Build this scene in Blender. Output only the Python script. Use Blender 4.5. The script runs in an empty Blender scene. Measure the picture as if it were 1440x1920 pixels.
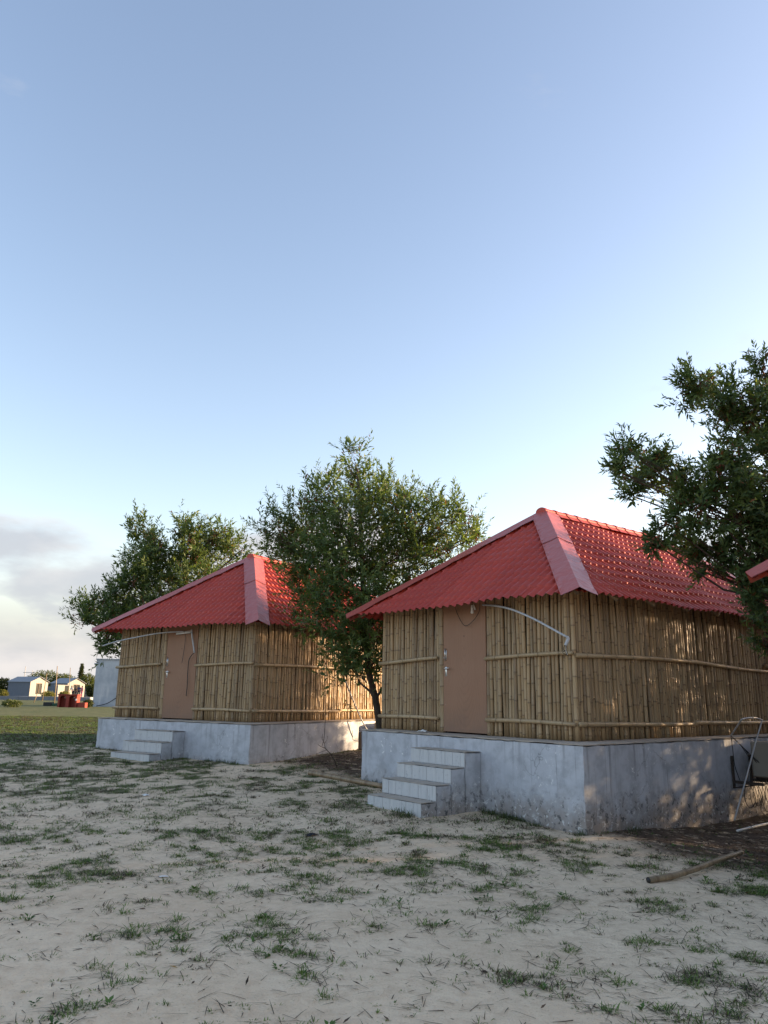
import bpy, bmesh, math, random
import numpy as np
from mathutils import Vector, Matrix
random.seed(7); np.random.seed(7)
rnd = random.uniform
R_ = math.radians
scene = bpy.context.scene
C = scene.collection

# ------------------------------------------------------------------ camera, sky, sun, exposure
FPX, PITCH, ROLL, CZ = 1434.5, R_(13.44), R_(0.82), 1.62
cam = bpy.data.cameras.new('camera'); camo = bpy.data.objects.new('camera', cam); C.objects.link(camo)
cam.sensor_fit = 'HORIZONTAL'; cam.sensor_width = 36.0; cam.lens = 36.0 * FPX / 1440.0
cam.clip_start = 0.05; cam.clip_end = 5000
camo.matrix_world = Matrix.Translation((0, 0, CZ)) @ Matrix.Rotation(R_(90) + PITCH, 4, 'X') @ Matrix.Rotation(ROLL, 4, 'Z')
scene.camera = camo

SUN_AZ, SUN_EL = R_(77.0), R_(7.5)          # azimuth clockwise from +Y
world = bpy.data.worlds.new('World'); scene.world = world; world.use_nodes = True
def build_world():
    nt = world.node_tree; nt.nodes.clear(); N = nt.nodes.new; L = nt.links.new
    out = N('ShaderNodeOutputWorld'); bg = N('ShaderNodeBackground'); bg.inputs[1].default_value = 0.15
    sky = N('ShaderNodeTexSky'); sky.sky_type = 'NISHITA'; sky.sun_disc = False
    sky.sun_elevation = SUN_EL; sky.sun_rotation = SUN_AZ; sky.altitude = 0
    sky.air_density = 1.0; sky.dust_density = 1.2; sky.ozone_density = 1.3
    tc = N('ShaderNodeTexCoord')
    sep = N('ShaderNodeSeparateXYZ'); L(tc.outputs['Generated'], sep.inputs[0])
    mp = N('ShaderNodeMapping'); mp.inputs['Scale'].default_value = (1.0, 1.0, 2.6); mp.inputs['Location'].default_value = CLOUD_OFF
    L(tc.outputs['Generated'], mp.inputs[0])
    n1 = N('ShaderNodeTexNoise'); n1.inputs['Scale'].default_value = 3.4; n1.inputs['Detail'].default_value = 7; n1.inputs['Roughness'].default_value = 0.5
    L(mp.outputs[0], n1.inputs['Vector'])
    band = N('ShaderNodeValToRGB'); e = band.color_ramp.elements
    e[0].position = 0.0; e[0].color = (1, 1, 1, 1); e[1].position = 0.33; e[1].color = (0, 0, 0, 1)
    m = band.color_ramp.elements.new(0.17); m.color = (0.78, 0.78, 0.78, 1)
    L(sep.outputs['Z'], band.inputs[0])
    # cloud cover = noise lifted towards the horizon, ending in an even haze
    con = N('ShaderNodeMath'); con.operation = 'MULTIPLY_ADD'; con.inputs[1].default_value = 1.55; con.inputs[2].default_value = -0.35; L(n1.outputs[0], con.inputs[0])
    mul = N('ShaderNodeMath'); mul.operation = 'MULTIPLY_ADD'; mul.inputs[1].default_value = 0.54
    L(band.outputs[0], mul.inputs[0]); L(con.outputs[0], mul.inputs[2])
    mr = N('ShaderNodeMapRange'); mr.interpolation_type = 'SMOOTHSTEP'
    mr.inputs['From Min'].default_value = 0.71; mr.inputs['From Max'].default_value = 0.93; mr.inputs['To Max'].default_value = 0.88
    L(mul.outputs[0], mr.inputs['Value'])
    hz = N('ShaderNodeMapRange'); hz.interpolation_type = 'SMOOTHSTEP'; L(sep.outputs['Z'], hz.inputs['Value'])
    hz.inputs['From Min'].default_value = 0.03; hz.inputs['From Max'].default_value = 0.17; hz.inputs['To Min'].default_value = 0.96; hz.inputs['To Max'].default_value = 0.0
    mx = N('ShaderNodeMath'); mx.operation = 'MAXIMUM'; L(mr.outputs[0], mx.inputs[0]); L(hz.outputs[0], mx.inputs[1])
    n2 = N('ShaderNodeTexNoise'); n2.inputs['Scale'].default_value = 5.0; n2.inputs['Detail'].default_value = 6
    L(mp.outputs[0], n2.inputs['Vector'])
    cc = N('ShaderNodeValToRGB'); cc.color_ramp.elements[0].position = 0.40; cc.color_ramp.elements[1].position = 0.60
    cc.color_ramp.elements[0].color = (1.12, 1.16, 1.26, 1); cc.color_ramp.elements[1].color = (1.62, 1.55, 1.53, 1)
    L(n2.outputs[0], cc.inputs[0])
    tint = N('ShaderNodeMix'); tint.data_type = 'RGBA'; tint.blend_type = 'MULTIPLY'; tint.inputs['Factor'].default_value = 1.0
    tint.inputs['B'].default_value = (1.055, 0.918, 0.93, 1); L(sky.outputs[0], tint.inputs['A'])
    mix = N('ShaderNodeMix'); mix.data_type = 'RGBA'
    L(mx.outputs[0], mix.inputs['Factor']); L(tint.outputs['Result'], mix.inputs['A']); L(cc.outputs[0], mix.inputs['B'])
    L(mix.outputs['Result'], bg.inputs[0]); L(bg.outputs[0], out.inputs[0])
CLOUD_OFF = (10.3, 17.51, 0.2)
build_world()

sun = bpy.data.lights.new('sun', 'SUN'); suno = bpy.data.objects.new('sun', sun); C.objects.link(suno)
sun.energy = 4.0; sun.angle = R_(0.55); sun.color = (1.0, 0.71, 0.43)
sd = Vector((math.sin(SUN_AZ) * math.cos(SUN_EL), math.cos(SUN_AZ) * math.cos(SUN_EL), math.sin(SUN_EL)))
suno.rotation_euler = sd.to_track_quat('Z', 'Y').to_euler()
suno.location = sd * 60

vs = scene.view_settings
vs.view_transform = 'Standard'; vs.look = 'None'; vs.gamma = 1.0; vs.use_curve_mapping = False
vs.exposure = 1.88
scene.render.engine = 'CYCLES'
scene.render.resolution_x = 768; scene.render.resolution_y = 1024

# ------------------------------------------------------------------ helpers
def ray(px, py):
    a, b = px - 720, py - 960
    c, s = math.cos(ROLL), math.sin(ROLL)
    u, v = a * c + b * s, -a * s + b * c
    return Vector((u, FPX * math.cos(PITCH) + v * math.sin(PITCH), FPX * math.sin(PITCH) - v * math.cos(PITCH)))
def at(px, py, Y):
    r = ray(px, py); return r * (Y / r.y) + Vector((0, 0, CZ))
def on_ground(px, py):
    r = ray(px, py); Y = 5.0; z = 0.0
    for _ in range(40):
        k = (z - CZ) / r.z; p = r * k; z = ground_z(p.x, p.y) * 0.5 + z * 0.5
    return Vector((p.x, p.y, ground_z(p.x, p.y)))

def hash2(ix, iy, seed=0):
    n = (ix.astype(np.int64) * 374761393 + iy.astype(np.int64) * 668265263 + seed * 974711) & 0x7fffffff
    n = ((n ^ (n >> 13)) * 1274126177) & 0x7fffffff
    return ((n ^ (n >> 16)) & 0xffff) / 65535.0
def vnoise(x, y, seed=0):
    x = np.asarray(x, float); y = np.asarray(y, float)
    ix, iy = np.floor(x), np.floor(y); fx, fy = x - ix, y - iy
    fx = fx * fx * (3 - 2 * fx); fy = fy * fy * (3 - 2 * fy)
    a, b = hash2(ix, iy, seed), hash2(ix + 1, iy, seed); c, d = hash2(ix, iy + 1, seed), hash2(ix + 1, iy + 1, seed)
    return (a * (1 - fx) + b * fx) * (1 - fy) + (c * (1 - fx) + d * fx) * fy
def fbm(x, y, seed=0, oct=4):
    t = 0; a = 0.5
    for i in range(oct):
        t = t + a * vnoise(np.asarray(x) * 2 ** i, np.asarray(y) * 2 ** i, seed + i * 17); a *= 0.5
    return t / 0.94
def sstep(a, b, x):
    t = np.clip((np.asarray(x, float) - a) / (b - a), 0, 1); return t * t * (3 - 2 * t)
def ground_za(x, y):
    x = np.asarray(x, float); y = np.asarray(y, float)
    z = 0.45 * sstep(6, 19, y - 0.55 * np.maximum(0, x)) - 0.15 * sstep(2.5, 5, x) * sstep(6.5, 9.5, y)
    near = 1 - sstep(20, 45, np.hypot(x, y))
    z = z + near * (0.07 * (fbm(x * 0.45, y * 0.45, 3) - 0.5) + 0.045 * (fbm(x * 2.2, y * 2.2, 9) - 0.5))
    return z
def ground_z(x, y): return float(ground_za(x, y))

def link(o, parent=None):
    C.objects.link(o)
    if parent is not None: o.parent = parent
    return o
def tag(o, label=None, cat=None, group=None, kind=None):
    if label: o['label'] = label
    if cat: o['category'] = cat
    if group: o['group'] = group
    if kind: o['kind'] = kind
    return o
def empty(name, loc=(0, 0, 0), rz=0.0, label=None, cat=None, group=None):
    o = bpy.data.objects.new(name, None); o.location = loc; o.rotation_euler = (0, 0, rz); link(o)
    o.empty_display_size = 0.2
    return tag(o, label, cat, group)
def copy_tree(o, parent=None):
    c = o.copy(); C.objects.link(c); c.parent = parent
    for ch in list(o.children):
        copy_tree(ch, c)
    return c

class MB:
    """collects geometry; build() links it as one mesh object"""
    def __init__(s): s.v = []; s.f = []; s.a = []
    def add(s, vs, fs, attr=0.0):
        n = len(s.v); s.v += [tuple(p) for p in vs]; s.f += [tuple(i + n for i in f) for f in fs]
        s.a += (list(attr) if hasattr(attr, '__len__') else [attr] * len(vs)); return s
    def box(s, lo, hi, bev=0.0, M=None, attr=0.0):
        x0, y0, z0 = lo; x1, y1, z1 = hi
        if bev > 0:
            b = bev; vs = []
            for sx in (0, 1):
                for sy in (0, 1):
                    for sz in (0, 1):
                        X, Y, Z = (x0, x1)[sx], (y0, y1)[sy], (z0, z1)[sz]
                        dx, dy, dz = (b, -b)[sx], (b, -b)[sy], (b, -b)[sz]
                        vs += [(X, Y + dy, Z + dz), (X + dx, Y, Z + dz), (X + dx, Y + dy, Z)]
            I = lambda sx, sy, sz, k: (sx * 4 + sy * 2 + sz) * 3 + k
            fs = []
            for k, (a1, a2) in enumerate(((1, 2), (0, 2), (0, 1))):
                for sgn in (0, 1):
                    q = []
                    for (p, r) in ((0, 0), (1, 0), (1, 1), (0, 1)):
                        t = [0, 0, 0]; t[k] = sgn; t[a1] = p; t[a2] = r; q.append(I(*t, k))
                    fs.append(tuple(q))
            for k in range(3):                    # edges along axis k
                o1, o2 = [a for a in range(3) if a != k]
                for p in (0, 1):
                    for r in (0, 1):
                        t0 = [0, 0, 0]; t0[o1] = p; t0[o2] = r; t1 = list(t0); t1[k] = 1
                        fs.append((I(*t0, o1), I(*t1, o1), I(*t1, o2), I(*t0, o2)))
            for sx in (0, 1):
                for sy in (0, 1):
                    for sz in (0, 1): fs.append((I(sx, sy, sz, 0), I(sx, sy, sz, 1), I(sx, sy, sz, 2)))
        else:
            vs = [(x0, y0, z0), (x1, y0, z0), (x1, y1, z0), (x0, y1, z0), (x0, y0, z1), (x1, y0, z1), (x1, y1, z1), (x0, y1, z1)]
            fs = [(0, 3, 2, 1), (4, 5, 6, 7), (0, 1, 5, 4), (1, 2, 6, 5), (2, 3, 7, 6), (3, 0, 4, 7)]
        if M is not None: vs = [tuple(M @ Vector(p)) for p in vs]
        return s.add(vs, fs, attr)
    def rough(s, lo, hi, step=0.11, amp=0.004, chip=0.014, skip=()):
        """box with slightly uneven plastered faces and worn edges"""
        lo, hi = Vector(lo), Vector(hi)
        def jit(p):
            q = Vector(p); k = (round(p[0] * 500), round(p[1] * 500), round(p[2] * 500)); rg = random.Random(hash(k))
            on = [(abs(p[i] - lo[i]) < 1e-6, abs(p[i] - hi[i]) < 1e-6) for i in range(3)]; ne = sum(a or b for a, b in on)
            for i in range(3):
                sg = -1 if on[i][0] else (1 if on[i][1] else 0)
                if sg: q[i] -= sg * ((chip * rg.random() ** 3 + .003) if ne > 1 else amp * rg.random())
            return q
        for ax in range(3):
            u, w = [i for i in range(3) if i != ax]
            nu, nw_ = max(1, int((hi[u] - lo[u]) / step)), max(1, int((hi[w] - lo[w]) / step))
            for side in (0, 1):
                if (ax, side) in skip: continue
                vs_ = []
                for i in range(nu + 1):
                    for j in range(nw_ + 1):
                        p = [0, 0, 0]; p[ax] = (lo, hi)[side][ax]; p[u] = lo[u] + (hi[u] - lo[u]) * i / nu; p[w] = lo[w] + (hi[w] - lo[w]) * j / nw_; vs_.append(jit(p))
                s.add(vs_, [(i * (nw_ + 1) + j, (i + 1) * (nw_ + 1) + j, (i + 1) * (nw_ + 1) + j + 1, i * (nw_ + 1) + j + 1) for i in range(nu) for j in range(nw_)])
        return s
    def tube(s, pts, rad, n=8, caps=True, attr=None):
        pts = [Vector(p) for p in pts]; m = len(pts)
        rad = list(rad) if hasattr(rad, '__len__') else [rad] * m
        vs = []; at_ = []
        up = None
        for i, p in enumerate(pts):
            t = (pts[min(i + 1, m - 1)] - pts[max(i - 1, 0)])
            if t.length < 1e-9: t = Vector((0, 0, 1))
            t.normalize()
            if up is None:
                up = Vector((0, 0, 1)) if abs(t.z) < 0.9 else Vector((1, 0, 0))
            a = t.cross(up)
            if a.length < 1e-6: a = t.cross(Vector((0.3, 1, 0.2)))
            a.normalize(); b = a.cross(t).normalized(); up = b
            for k in range(n):
                th = 2 * math.pi * k / n
                vs.append(p + (a * math.cos(th) + b * math.sin(th)) * rad[i]); at_.append(attr[i] if attr else 0.0)
        fs = []
        for i in range(m - 1):
            for k in range(n):
                fs.append((i * n + k, i * n + (k + 1) % n, (i + 1) * n + (k + 1) % n, (i + 1) * n + k))
        if caps:
            fs.append(tuple(range(n - 1, -1, -1))); fs.append(tuple((m - 1) * n + k for k in range(n)))
        return s.add(vs, fs, at_)
    def mesh(s, name, mat, smooth=False):
        me = bpy.data.meshes.new(name); me.from_pydata(s.v, [], s.f)
        if any(s.a):
            at_ = me.attributes.new('mark', 'FLOAT', 'POINT'); at_.data.foreach_set('value', s.a)
        bm = bmesh.new(); bm.from_mesh(me); bmesh.ops.recalc_face_normals(bm, faces=bm.faces); bm.to_mesh(me); bm.free()
        if smooth: me.polygons.foreach_set('use_smooth', [True] * len(me.polygons))
        if mat: me.materials.append(mat)
        me.update(); return me
    def build(s, name, mat, parent=None, smooth=False):
        return link(bpy.data.objects.new(name, s.mesh(name, mat, smooth)), parent)

def np_mesh(name, verts, tris, mat, col=None, smooth=False, quads=None):
    """big meshes from numpy arrays; col = per-vertex rgb"""
    me = bpy.data.meshes.new(name)
    nv = len(verts); F = tris if quads is None else quads; k = F.shape[1]
    me.vertices.add(nv); me.vertices.foreach_set('co', np.ascontiguousarray(verts, dtype=np.float32).ravel())
    me.loops.add(F.size); me.loops.foreach_set('vertex_index', F.astype(np.int32).ravel())
    me.polygons.add(len(F)); me.polygons.foreach_set('loop_start', np.arange(0, F.size, k, dtype=np.int32))
    me.polygons.foreach_set('loop_total', np.full(len(F), k, dtype=np.int32))
    if smooth: me.polygons.foreach_set('use_smooth', np.ones(len(F), dtype=bool))
    if col is not None:
        ca = me.attributes.new('tint', 'FLOAT_COLOR', 'POINT')
        ca.data.foreach_set('color', np.concatenate([col, np.ones((nv, 1))], 1).astype(np.float32).ravel())
    me.update(calc_edges=True); me.validate()
    if mat: me.materials.append(mat)
    return me

# ------------------------------------------------------------------ materials
class Mat:
    def __init__(s, name, rough=0.7, spec=0.3):
        s.m = bpy.data.materials.new(name); s.m.use_nodes = True
        s.nt = s.m.node_tree; s.b = s.nt.nodes['Principled BSDF']
        s.b.inputs['Roughness'].default_value = rough; s.b.inputs['Specular IOR Level'].default_value = spec
    def n(s, t, **kw):
        nd = s.nt.nodes.new(t)
        for k, v in kw.items():
            if k in nd.inputs: nd.inputs[k].default_value = v
            else: setattr(nd, k, v)
        return nd
    def l(s, a, b): s.nt.links.new(a, b)
    def obj(s, scale=(1, 1, 1), off=None):
        tc = s.n('ShaderNodeTexCoord'); mp = s.n('ShaderNodeMapping'); mp.inputs['Scale'].default_value = scale
        s.l(tc.outputs['Object'], mp.inputs[0])
        if off is not None: s.l(off, mp.inputs['Location'])
        return mp.outputs[0]
    def noise(s, vec, scale, detail=5, rough=0.55, dist=0.0):
        nd = s.n('ShaderNodeTexNoise'); nd.inputs['Scale'].default_value = scale; nd.inputs['Detail'].default_value = detail
        nd.inputs['Roughness'].default_value = rough; nd.inputs['Distortion'].default_value = dist
        if vec is not None: s.l(vec, nd.inputs['Vector'])
        return nd.outputs[0]
    def ramp(s, fac, stops):
        nd = s.n('ShaderNodeValToRGB'); e = nd.color_ramp.elements
        while len(e) < len(stops): e.new(0.5)
        for el, (p, c) in zip(e, stops):
            el.position = p; el.color = (*c, 1) if hasattr(c, '__len__') else (c, c, c, 1)
        s.l(fac, nd.inputs[0]); return nd.outputs[0]
    def mix(s, fac, a, b, mode='MIX'):
        nd = s.n('ShaderNodeMix'); nd.data_type = 'RGBA'; nd.blend_type = mode
        for v, k in ((fac, 'Factor'), (a, 'A'), (b, 'B')):
            if isinstance(v, (int, float)): nd.inputs[k].default_value = v if k == 'Factor' else (v, v, v, 1)
            elif isinstance(v, tuple): nd.inputs[k].default_value = (*v, 1)
            else: s.l(v, nd.inputs[k])
        return nd.outputs['Result']
    def math(s, op, a, b=None, c=None, clamp=False):
        nd = s.n('ShaderNodeMath'); nd.operation = op; nd.use_clamp = clamp
        for i, v in enumerate((a, b, c)):
            if v is None: continue
            if isinstance(v, (int, float)): nd.inputs[i].default_value = v
            else: s.l(v, nd.inputs[i])
        return nd.outputs[0]
    def rng(s, v, a, b, c=0.0, d=1.0, smooth=True):
        nd = s.n('ShaderNodeMapRange'); nd.interpolation_type = 'SMOOTHSTEP' if smooth else 'LINEAR'
        s.l(v, nd.inputs['Value'])
        for k, q in (('From Min', a), ('From Max', b), ('To Min', c), ('To Max', d)): nd.inputs[k].default_value = q
        return nd.outputs[0]
    def color(s, v):
        if isinstance(v, tuple): s.b.inputs['Base Color'].default_value = (*v, 1)
        else: s.l(v, s.b.inputs['Base Color'])
        return s
    def bump(s, h, strength=0.3, dist=0.01):
        nd = s.n('ShaderNodeBump'); nd.inputs['Strength'].default_value = strength; nd.inputs['Distance'].default_value = dist
        s.l(h, nd.inputs['Height']); s.l(nd.outputs[0], s.b.inputs['Normal']); return s
    def rand(s):
        return s.n('ShaderNodeObjectInfo').outputs['Random']
    def attr(s, name, out='Fac'):
        nd = s.n('ShaderNodeAttribute'); nd.attribute_name = name; return nd.outputs[out]
    def sep(s, v):
        nd = s.n('ShaderNodeSeparateXYZ'); s.l(v, nd.inputs[0]); return nd.outputs

def simple(name, col, rough=0.6, spec=0.3, metal=0.0, var=0.15, scale=12):
    m = Mat(name, rough, spec); m.b.inputs['Metallic'].default_value = metal
    n = m.noise(m.obj(), scale, 4)
    m.color(m.mix(n, tuple(c * (1 - var) for c in col), tuple(min(1, c * (1 + var)) for c in col)))
    m.bump(n, 0.08, 0.005)
    return m.m

def mat_bamboo(name, tones):
    m = Mat(name, 0.45, 0.4); r = m.rand()
    comb = m.n('ShaderNodeCombineXYZ'); m.l(m.math('MULTIPLY', r, 37.0), comb.inputs[0]); m.l(m.math('MULTIPLY', r, 91.0), comb.inputs[2])
    v = m.obj((1, 1, 1), comb.outputs[0]); vs_ = m.obj((30, 30, 1.2), comb.outputs[0])
    base = m.ramp(r, tones)
    base = m.mix(m.rng(m.noise(v, 2.3, 4), 0.35, 0.75, 0, 0.55), base, (0.33, 0.215, 0.11))
    base = m.mix(m.rng(m.noise(vs_, 1.0, 3), 0.40, 0.72, 0.0, 0.42), base, (0.52, 0.385, 0.22))
    base = m.mix(m.rng(m.noise(v, 22, 3), 0.62, 0.74, 0, 0.55), base, (0.10, 0.068, 0.04))
    base = m.mix(m.math('MULTIPLY', m.attr('mark'), 0.75), base, (0.13, 0.078, 0.04))
    m.color(base); m.bump(m.noise(vs_, 3.0, 3), 0.15, 0.004)
    return m.m
M = {}
M['bamboo'] = mat_bamboo('bamboo', [(0.0, (0.16, 0.108, 0.062)), (0.2, (0.30, 0.205, 0.108)), (0.5, (0.40, 0.275, 0.145)), (0.75, (0.33, 0.24, 0.14)), (0.9, (0.24, 0.17, 0.10)), (1.0, (0.14, 0.10, 0.062))])
M['bamboo_pole'] = mat_bamboo('bamboo_pole', [(0.0, (0.36, 0.26, 0.145)), (1.0, (0.43, 0.315, 0.18))])
M['bamboo_old'] = mat_bamboo('bamboo_old', [(0.0, (0.22, 0.165, 0.105)), (1.0, (0.18, 0.135, 0.085))])

def mat_roof():
    m = Mat('red_roof_sheet', 0.36, 0.5)
    v = m.obj(); n = m.noise(v, 2.0, 6, 0.6); r = m.rand()
    c = m.mix(r, (0.375, 0.036, 0.018), (0.455, 0.048, 0.024))
    c = m.mix(m.rng(n, 0.4, 0.75, 0, 0.35), c, (0.41, 0.07, 0.045))          # chalky weathering
    c = m.mix(m.rng(m.noise(m.obj((1.5, 1.5, 1.5)), 5, 6, 0.7), 0.58, 0.75, 0, 0.35), c, (0.23, 0.062, 0.042))
    m.color(c)
    m.l(m.rng(m.noise(v, 7, 4), 0.3, 0.7, 0.42, 0.58), m.b.inputs['Roughness'])
    m.bump(m.noise(v, 3.0, 3), 0.1, 0.01); return m.m
M['roof'] = mat_roof()
def mat_flash():
    m = Mat('red_flashing', 0.38, 0.5)
    v = m.obj(); n = m.noise(v, 3.0, 6, 0.65)
    c = m.mix(n, (0.40, 0.080, 0.062), (0.46, 0.115, 0.092)); m.color(c)
    m.bump(m.noise(v, 5.5, 3), 0.6, 0.03); return m.m
M['flash'] = mat_flash()

def mat_plinth():
    m = Mat('painted_cement', 0.72, 0.3); v = m.obj(); P = m.sep(v)
    big = m.noise(v, 0.9, 6, 0.6); mid = m.noise(v, 4.5, 6, 0.65)
    c = m.mix(m.rng(big, 0.3, 0.7), (0.43, 0.445, 0.475), (0.54, 0.555, 0.585))
    c = m.mix(m.rng(mid, 0.42, 0.66, 0, 0.75), c, (0.34, 0.35, 0.37))
    st = m.noise(m.obj((9, 9, 0.35)), 1.0, 4, 0.6)                           # rain streaks from the top
    c = m.mix(m.math('MULTIPLY', m.rng(st, 0.55, 0.72, 0, 0.7), m.rng(P['Z'], 0.5, 1.3, 0.2, 0.85)), c, (0.16, 0.16, 0.165))
    fine = m.noise(m.obj((22, 22, 0.5)), 1.0, 2)
    c = m.mix(m.math('MULTIPLY', m.rng(fine, 0.66, 0.72, 0, 0.6), m.rng(big, 0.4, 0.6)), c, (0.11, 0.105, 0.10))
    # pale peeled flecks, in clusters
    fl = m.math('MULTIPLY', m.rng(m.noise(v, 17, 4, 0.6, 1.2), 0.63, 0.65), m.rng(m.noise(v, 1.6, 2), 0.50, 0.58))
    c = m.mix(fl, c, (0.72, 0.72, 0.71))
    # damp, dirty foot: ragged edge
    low = m.math('ADD', P['Z'], m.math('MULTIPLY', m.math('SUBTRACT', m.noise(v, 3.5, 6, 0.65), 0.5), 0.9))
    c = m.mix(m.rng(low, 0.25, 0.80, 0.8, 0.0), c, (0.25, 0.205, 0.165))
    blk = m.math('MULTIPLY', m.rng(m.noise(v, 11, 6, 0.7), 0.53, 0.61), m.rng(P['Z'], 0.35, 0.85, 0.95, 0.0))
    c = m.mix(blk, c, (0.085, 0.085, 0.085))
    wht = m.math('MULTIPLY', m.rng(m.noise(v, 13, 5, 0.7, 0.5), 0.57, 0.62), m.rng(P['Z'], 0.35, 0.85, 0.9, 0.0))
    c = m.mix(wht, c, (0.62, 0.62, 0.60))
    # hairline cracks
    vo = m.n('ShaderNodeTexVoronoi'); vo.feature = 'DISTANCE_TO_EDGE'; vo.inputs['Scale'].default_value = 0.9
    dv = m.n('ShaderNodeVectorMath'); dv.operation = 'MULTIPLY_ADD'; nz = m.n('ShaderNodeTexNoise'); nz.inputs['Scale'].default_value = 5.0
    m.l(v, nz.inputs['Vector']); m.l(nz.outputs['Color'], dv.inputs[0]); dv.inputs[1].default_value = (0.35, 0.35, 0.35); m.l(v, dv.inputs[2])
    m.l(dv.outputs[0], vo.inputs['Vector'])
    cr = m.rng(vo.outputs['Distance'], 0.0, 0.008, 0.55, 0.0)
    c = m.mix(m.math('MULTIPLY', cr, m.rng(m.noise(v, 1.3, 2), 0.5, 0.6)), c, (0.13, 0.13, 0.13))
    m.color(c)
    h = m.math('ADD', m.math('MULTIPLY', mid, 0.6), m.math('MULTIPLY', m.noise(v, 60, 3), 0.25))
    m.bump(h, 0.35, 0.012); return m.m
M['plinth'] = mat_plinth()
def mat_riser():
    m = Mat('whitewashed_riser', 0.7, 0.3); v = m.obj(); r = m.rand()
    comb = m.n('ShaderNodeCombineXYZ'); m.l(m.math('MULTIPLY', r, 51.0), comb.inputs[0]); m.l(m.math('MULTIPLY', r, 13.0), comb.inputs[1])
    v2 = m.obj((14, 14, 2.0), comb.outputs[0])
    c = m.mix(m.noise(v2, 1.0, 5, 0.6), (0.45, 0.46, 0.465), (0.60, 0.60, 0.585))
    c = m.mix(m.rng(m.noise(m.obj((40, 40, 2.5), comb.outputs[0]), 1.0, 3), 0.55, 0.75, 0, 0.6), c, (0.30, 0.31, 0.31))
    c = m.mix(m.rng(m.noise(m.obj((1, 1, 1), comb.outputs[0]), 20, 5, 0.7), 0.58, 0.68, 0, 0.5), c, (0.26, 0.27, 0.29))
    m.color(c); m.bump(m.noise(v2, 4, 4), 0.2, 0.005); return m.m
M['riser'] = mat_riser()
M['tread'] = simple('dusty_tread', (0.44, 0.375, 0.305), 0.85, 0.2, 0, 0.25, 9)
def mat_door():
    m = Mat('plywood_door', 0.55, 0.35); v = m.obj(); P = m.sep(v)
    # cathedral veneer grain around a knot
    d = m.math('MULTIPLY', m.math('SUBTRACT', P['X'], 0.46), 1.0)
    kz = m.math('SUBTRACT', P['Z'], 1.44)
    rad = m.math('POWER', m.math('ADD', m.math('MULTIPLY', d, m.math('MULTIPLY', d, 9.0)), m.math('MULTIPLY', kz, m.math('MULTIPLY', kz, 0.55))), 0.5)
    w = m.math('SINE', m.math('ADD', m.math('MULTIPLY', rad, 75.0), m.math('MULTIPLY', m.noise(m.obj((6, 6, 1)), 1.5, 4), 7.0)))
    grain = m.noise(m.obj((45, 45, 1.6)), 1.0, 4, 0.6)
    c = m.mix(grain, (0.25, 0.128, 0.072), (0.32, 0.172, 0.10))
    c = m.mix(m.rng(w, 0.2, 1.0, 0, 0.22), c, (0.19, 0.092, 0.05))
    kn = m.math('POWER', m.math('ADD', m.math('MULTIPLY', d, d), m.math('MULTIPLY', kz, kz)), 0.5)
    c = m.mix(m.rng(kn, 0.008, 0.02, 0.7, 0.0), c, (0.09, 0.045, 0.03))
    c = m.mix(m.rng(m.noise(v, 1.3, 4), 0.4, 0.7, 0, 0.3), c, (0.36, 0.21, 0.13))
    c = m.mix(m.rng(m.math('ADD', P['Z'], m.math('MULTIPLY', m.noise(v, 3, 5, .7), .9)), .45, .95, .55, 0), c, (0.20, 0.13, 0.09))
    c = m.mix(m.rng(m.noise(m.obj((60, 60, 2)), 1.0, 2), .68, .72, 0, .4), c, (0.10, 0.05, 0.03))
    c = m.mix(m.rng(m.noise(v, 30, 3, .6), .70, .73, 0, .6), c, (0.45, 0.36, 0.28))
    m.color(c); m.bump(grain, 0.12, 0.003); return m.m
M['door'] = mat_door()
M['gap_shade'] = simple('gap_shade_lining', (0.05, 0.036, 0.025), 0.85, 0.2)  # near-black, standing for the shade seen between the culms
M['frame_wood'] = simple('door_frame_wood', (0.12, 0.075, 0.048), 0.6)
M['steel'] = simple('bright_steel', (0.62, 0.60, 0.57), 0.3, 0.5, 0.9, 0.1)
M['rust'] = simple('rusty_steel', (0.055, 0.042, 0.034), 0.75, 0.4, 0.2, 0.5, 18)
M['pvc'] = simple('grey_pvc', (0.42, 0.42, 0.42), 0.4, 0.4, 0, 0.12)
M['white'] = simple('white_plastic', (0.75, 0.73, 0.68), 0.5, 0.4, 0, 0.1)
M['rubber'] = simple('black_cable', (0.014, 0.014, 0.014), 0.5, 0.4)
M['ac'] = simple('cream_casing', (0.27, 0.24, 0.195), 0.5, 0.4, 0, 0.12, 4)
M['black_and_shade'] = simple('black_and_hollow_shade', (0.03, 0.03, 0.03), 0.6)  # black of guard and crate, also painted shade inside the pole end
def mat_bark():
    m = Mat('bark', 0.9, 0.15); v = m.obj((1, 1, 0.35)); n = m.noise(v, 22, 6, 0.7)
    m.color(m.ramp(n, [(0.3, (0.035, 0.026, 0.02)), (0.7, (0.12, 0.092, 0.07))])); m.bump(n, 0.7, 0.02); return m.m
M['bark'] = mat_bark()
def mat_leaf(name, trans=0.42, rough=0.45):
    m = Mat(name, rough, 0.35); c = m.attr('tint', 'Color'); m.color(c)
    tr = m.n('ShaderNodeBsdfTranslucent'); mc = m.mix(1.0, c, (1.25, 1.25, 0.55), 'MULTIPLY'); m.l(mc, tr.inputs[0])
    mx = m.n('ShaderNodeMixShader'); mx.inputs[0].default_value = trans
    out = m.nt.nodes['Material Output']; m.l(m.b.outputs[0], mx.inputs[1]); m.l(tr.outputs[0], mx.inputs[2]); m.l(mx.outputs[0], out.inputs[0])
    return m.m
M['leaf'] = mat_leaf('leaf'); M['grass'] = mat_leaf('grass', 0.12, 0.7); M['litter'] = mat_leaf('dead_leaf', 0.05, 0.85)
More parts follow.
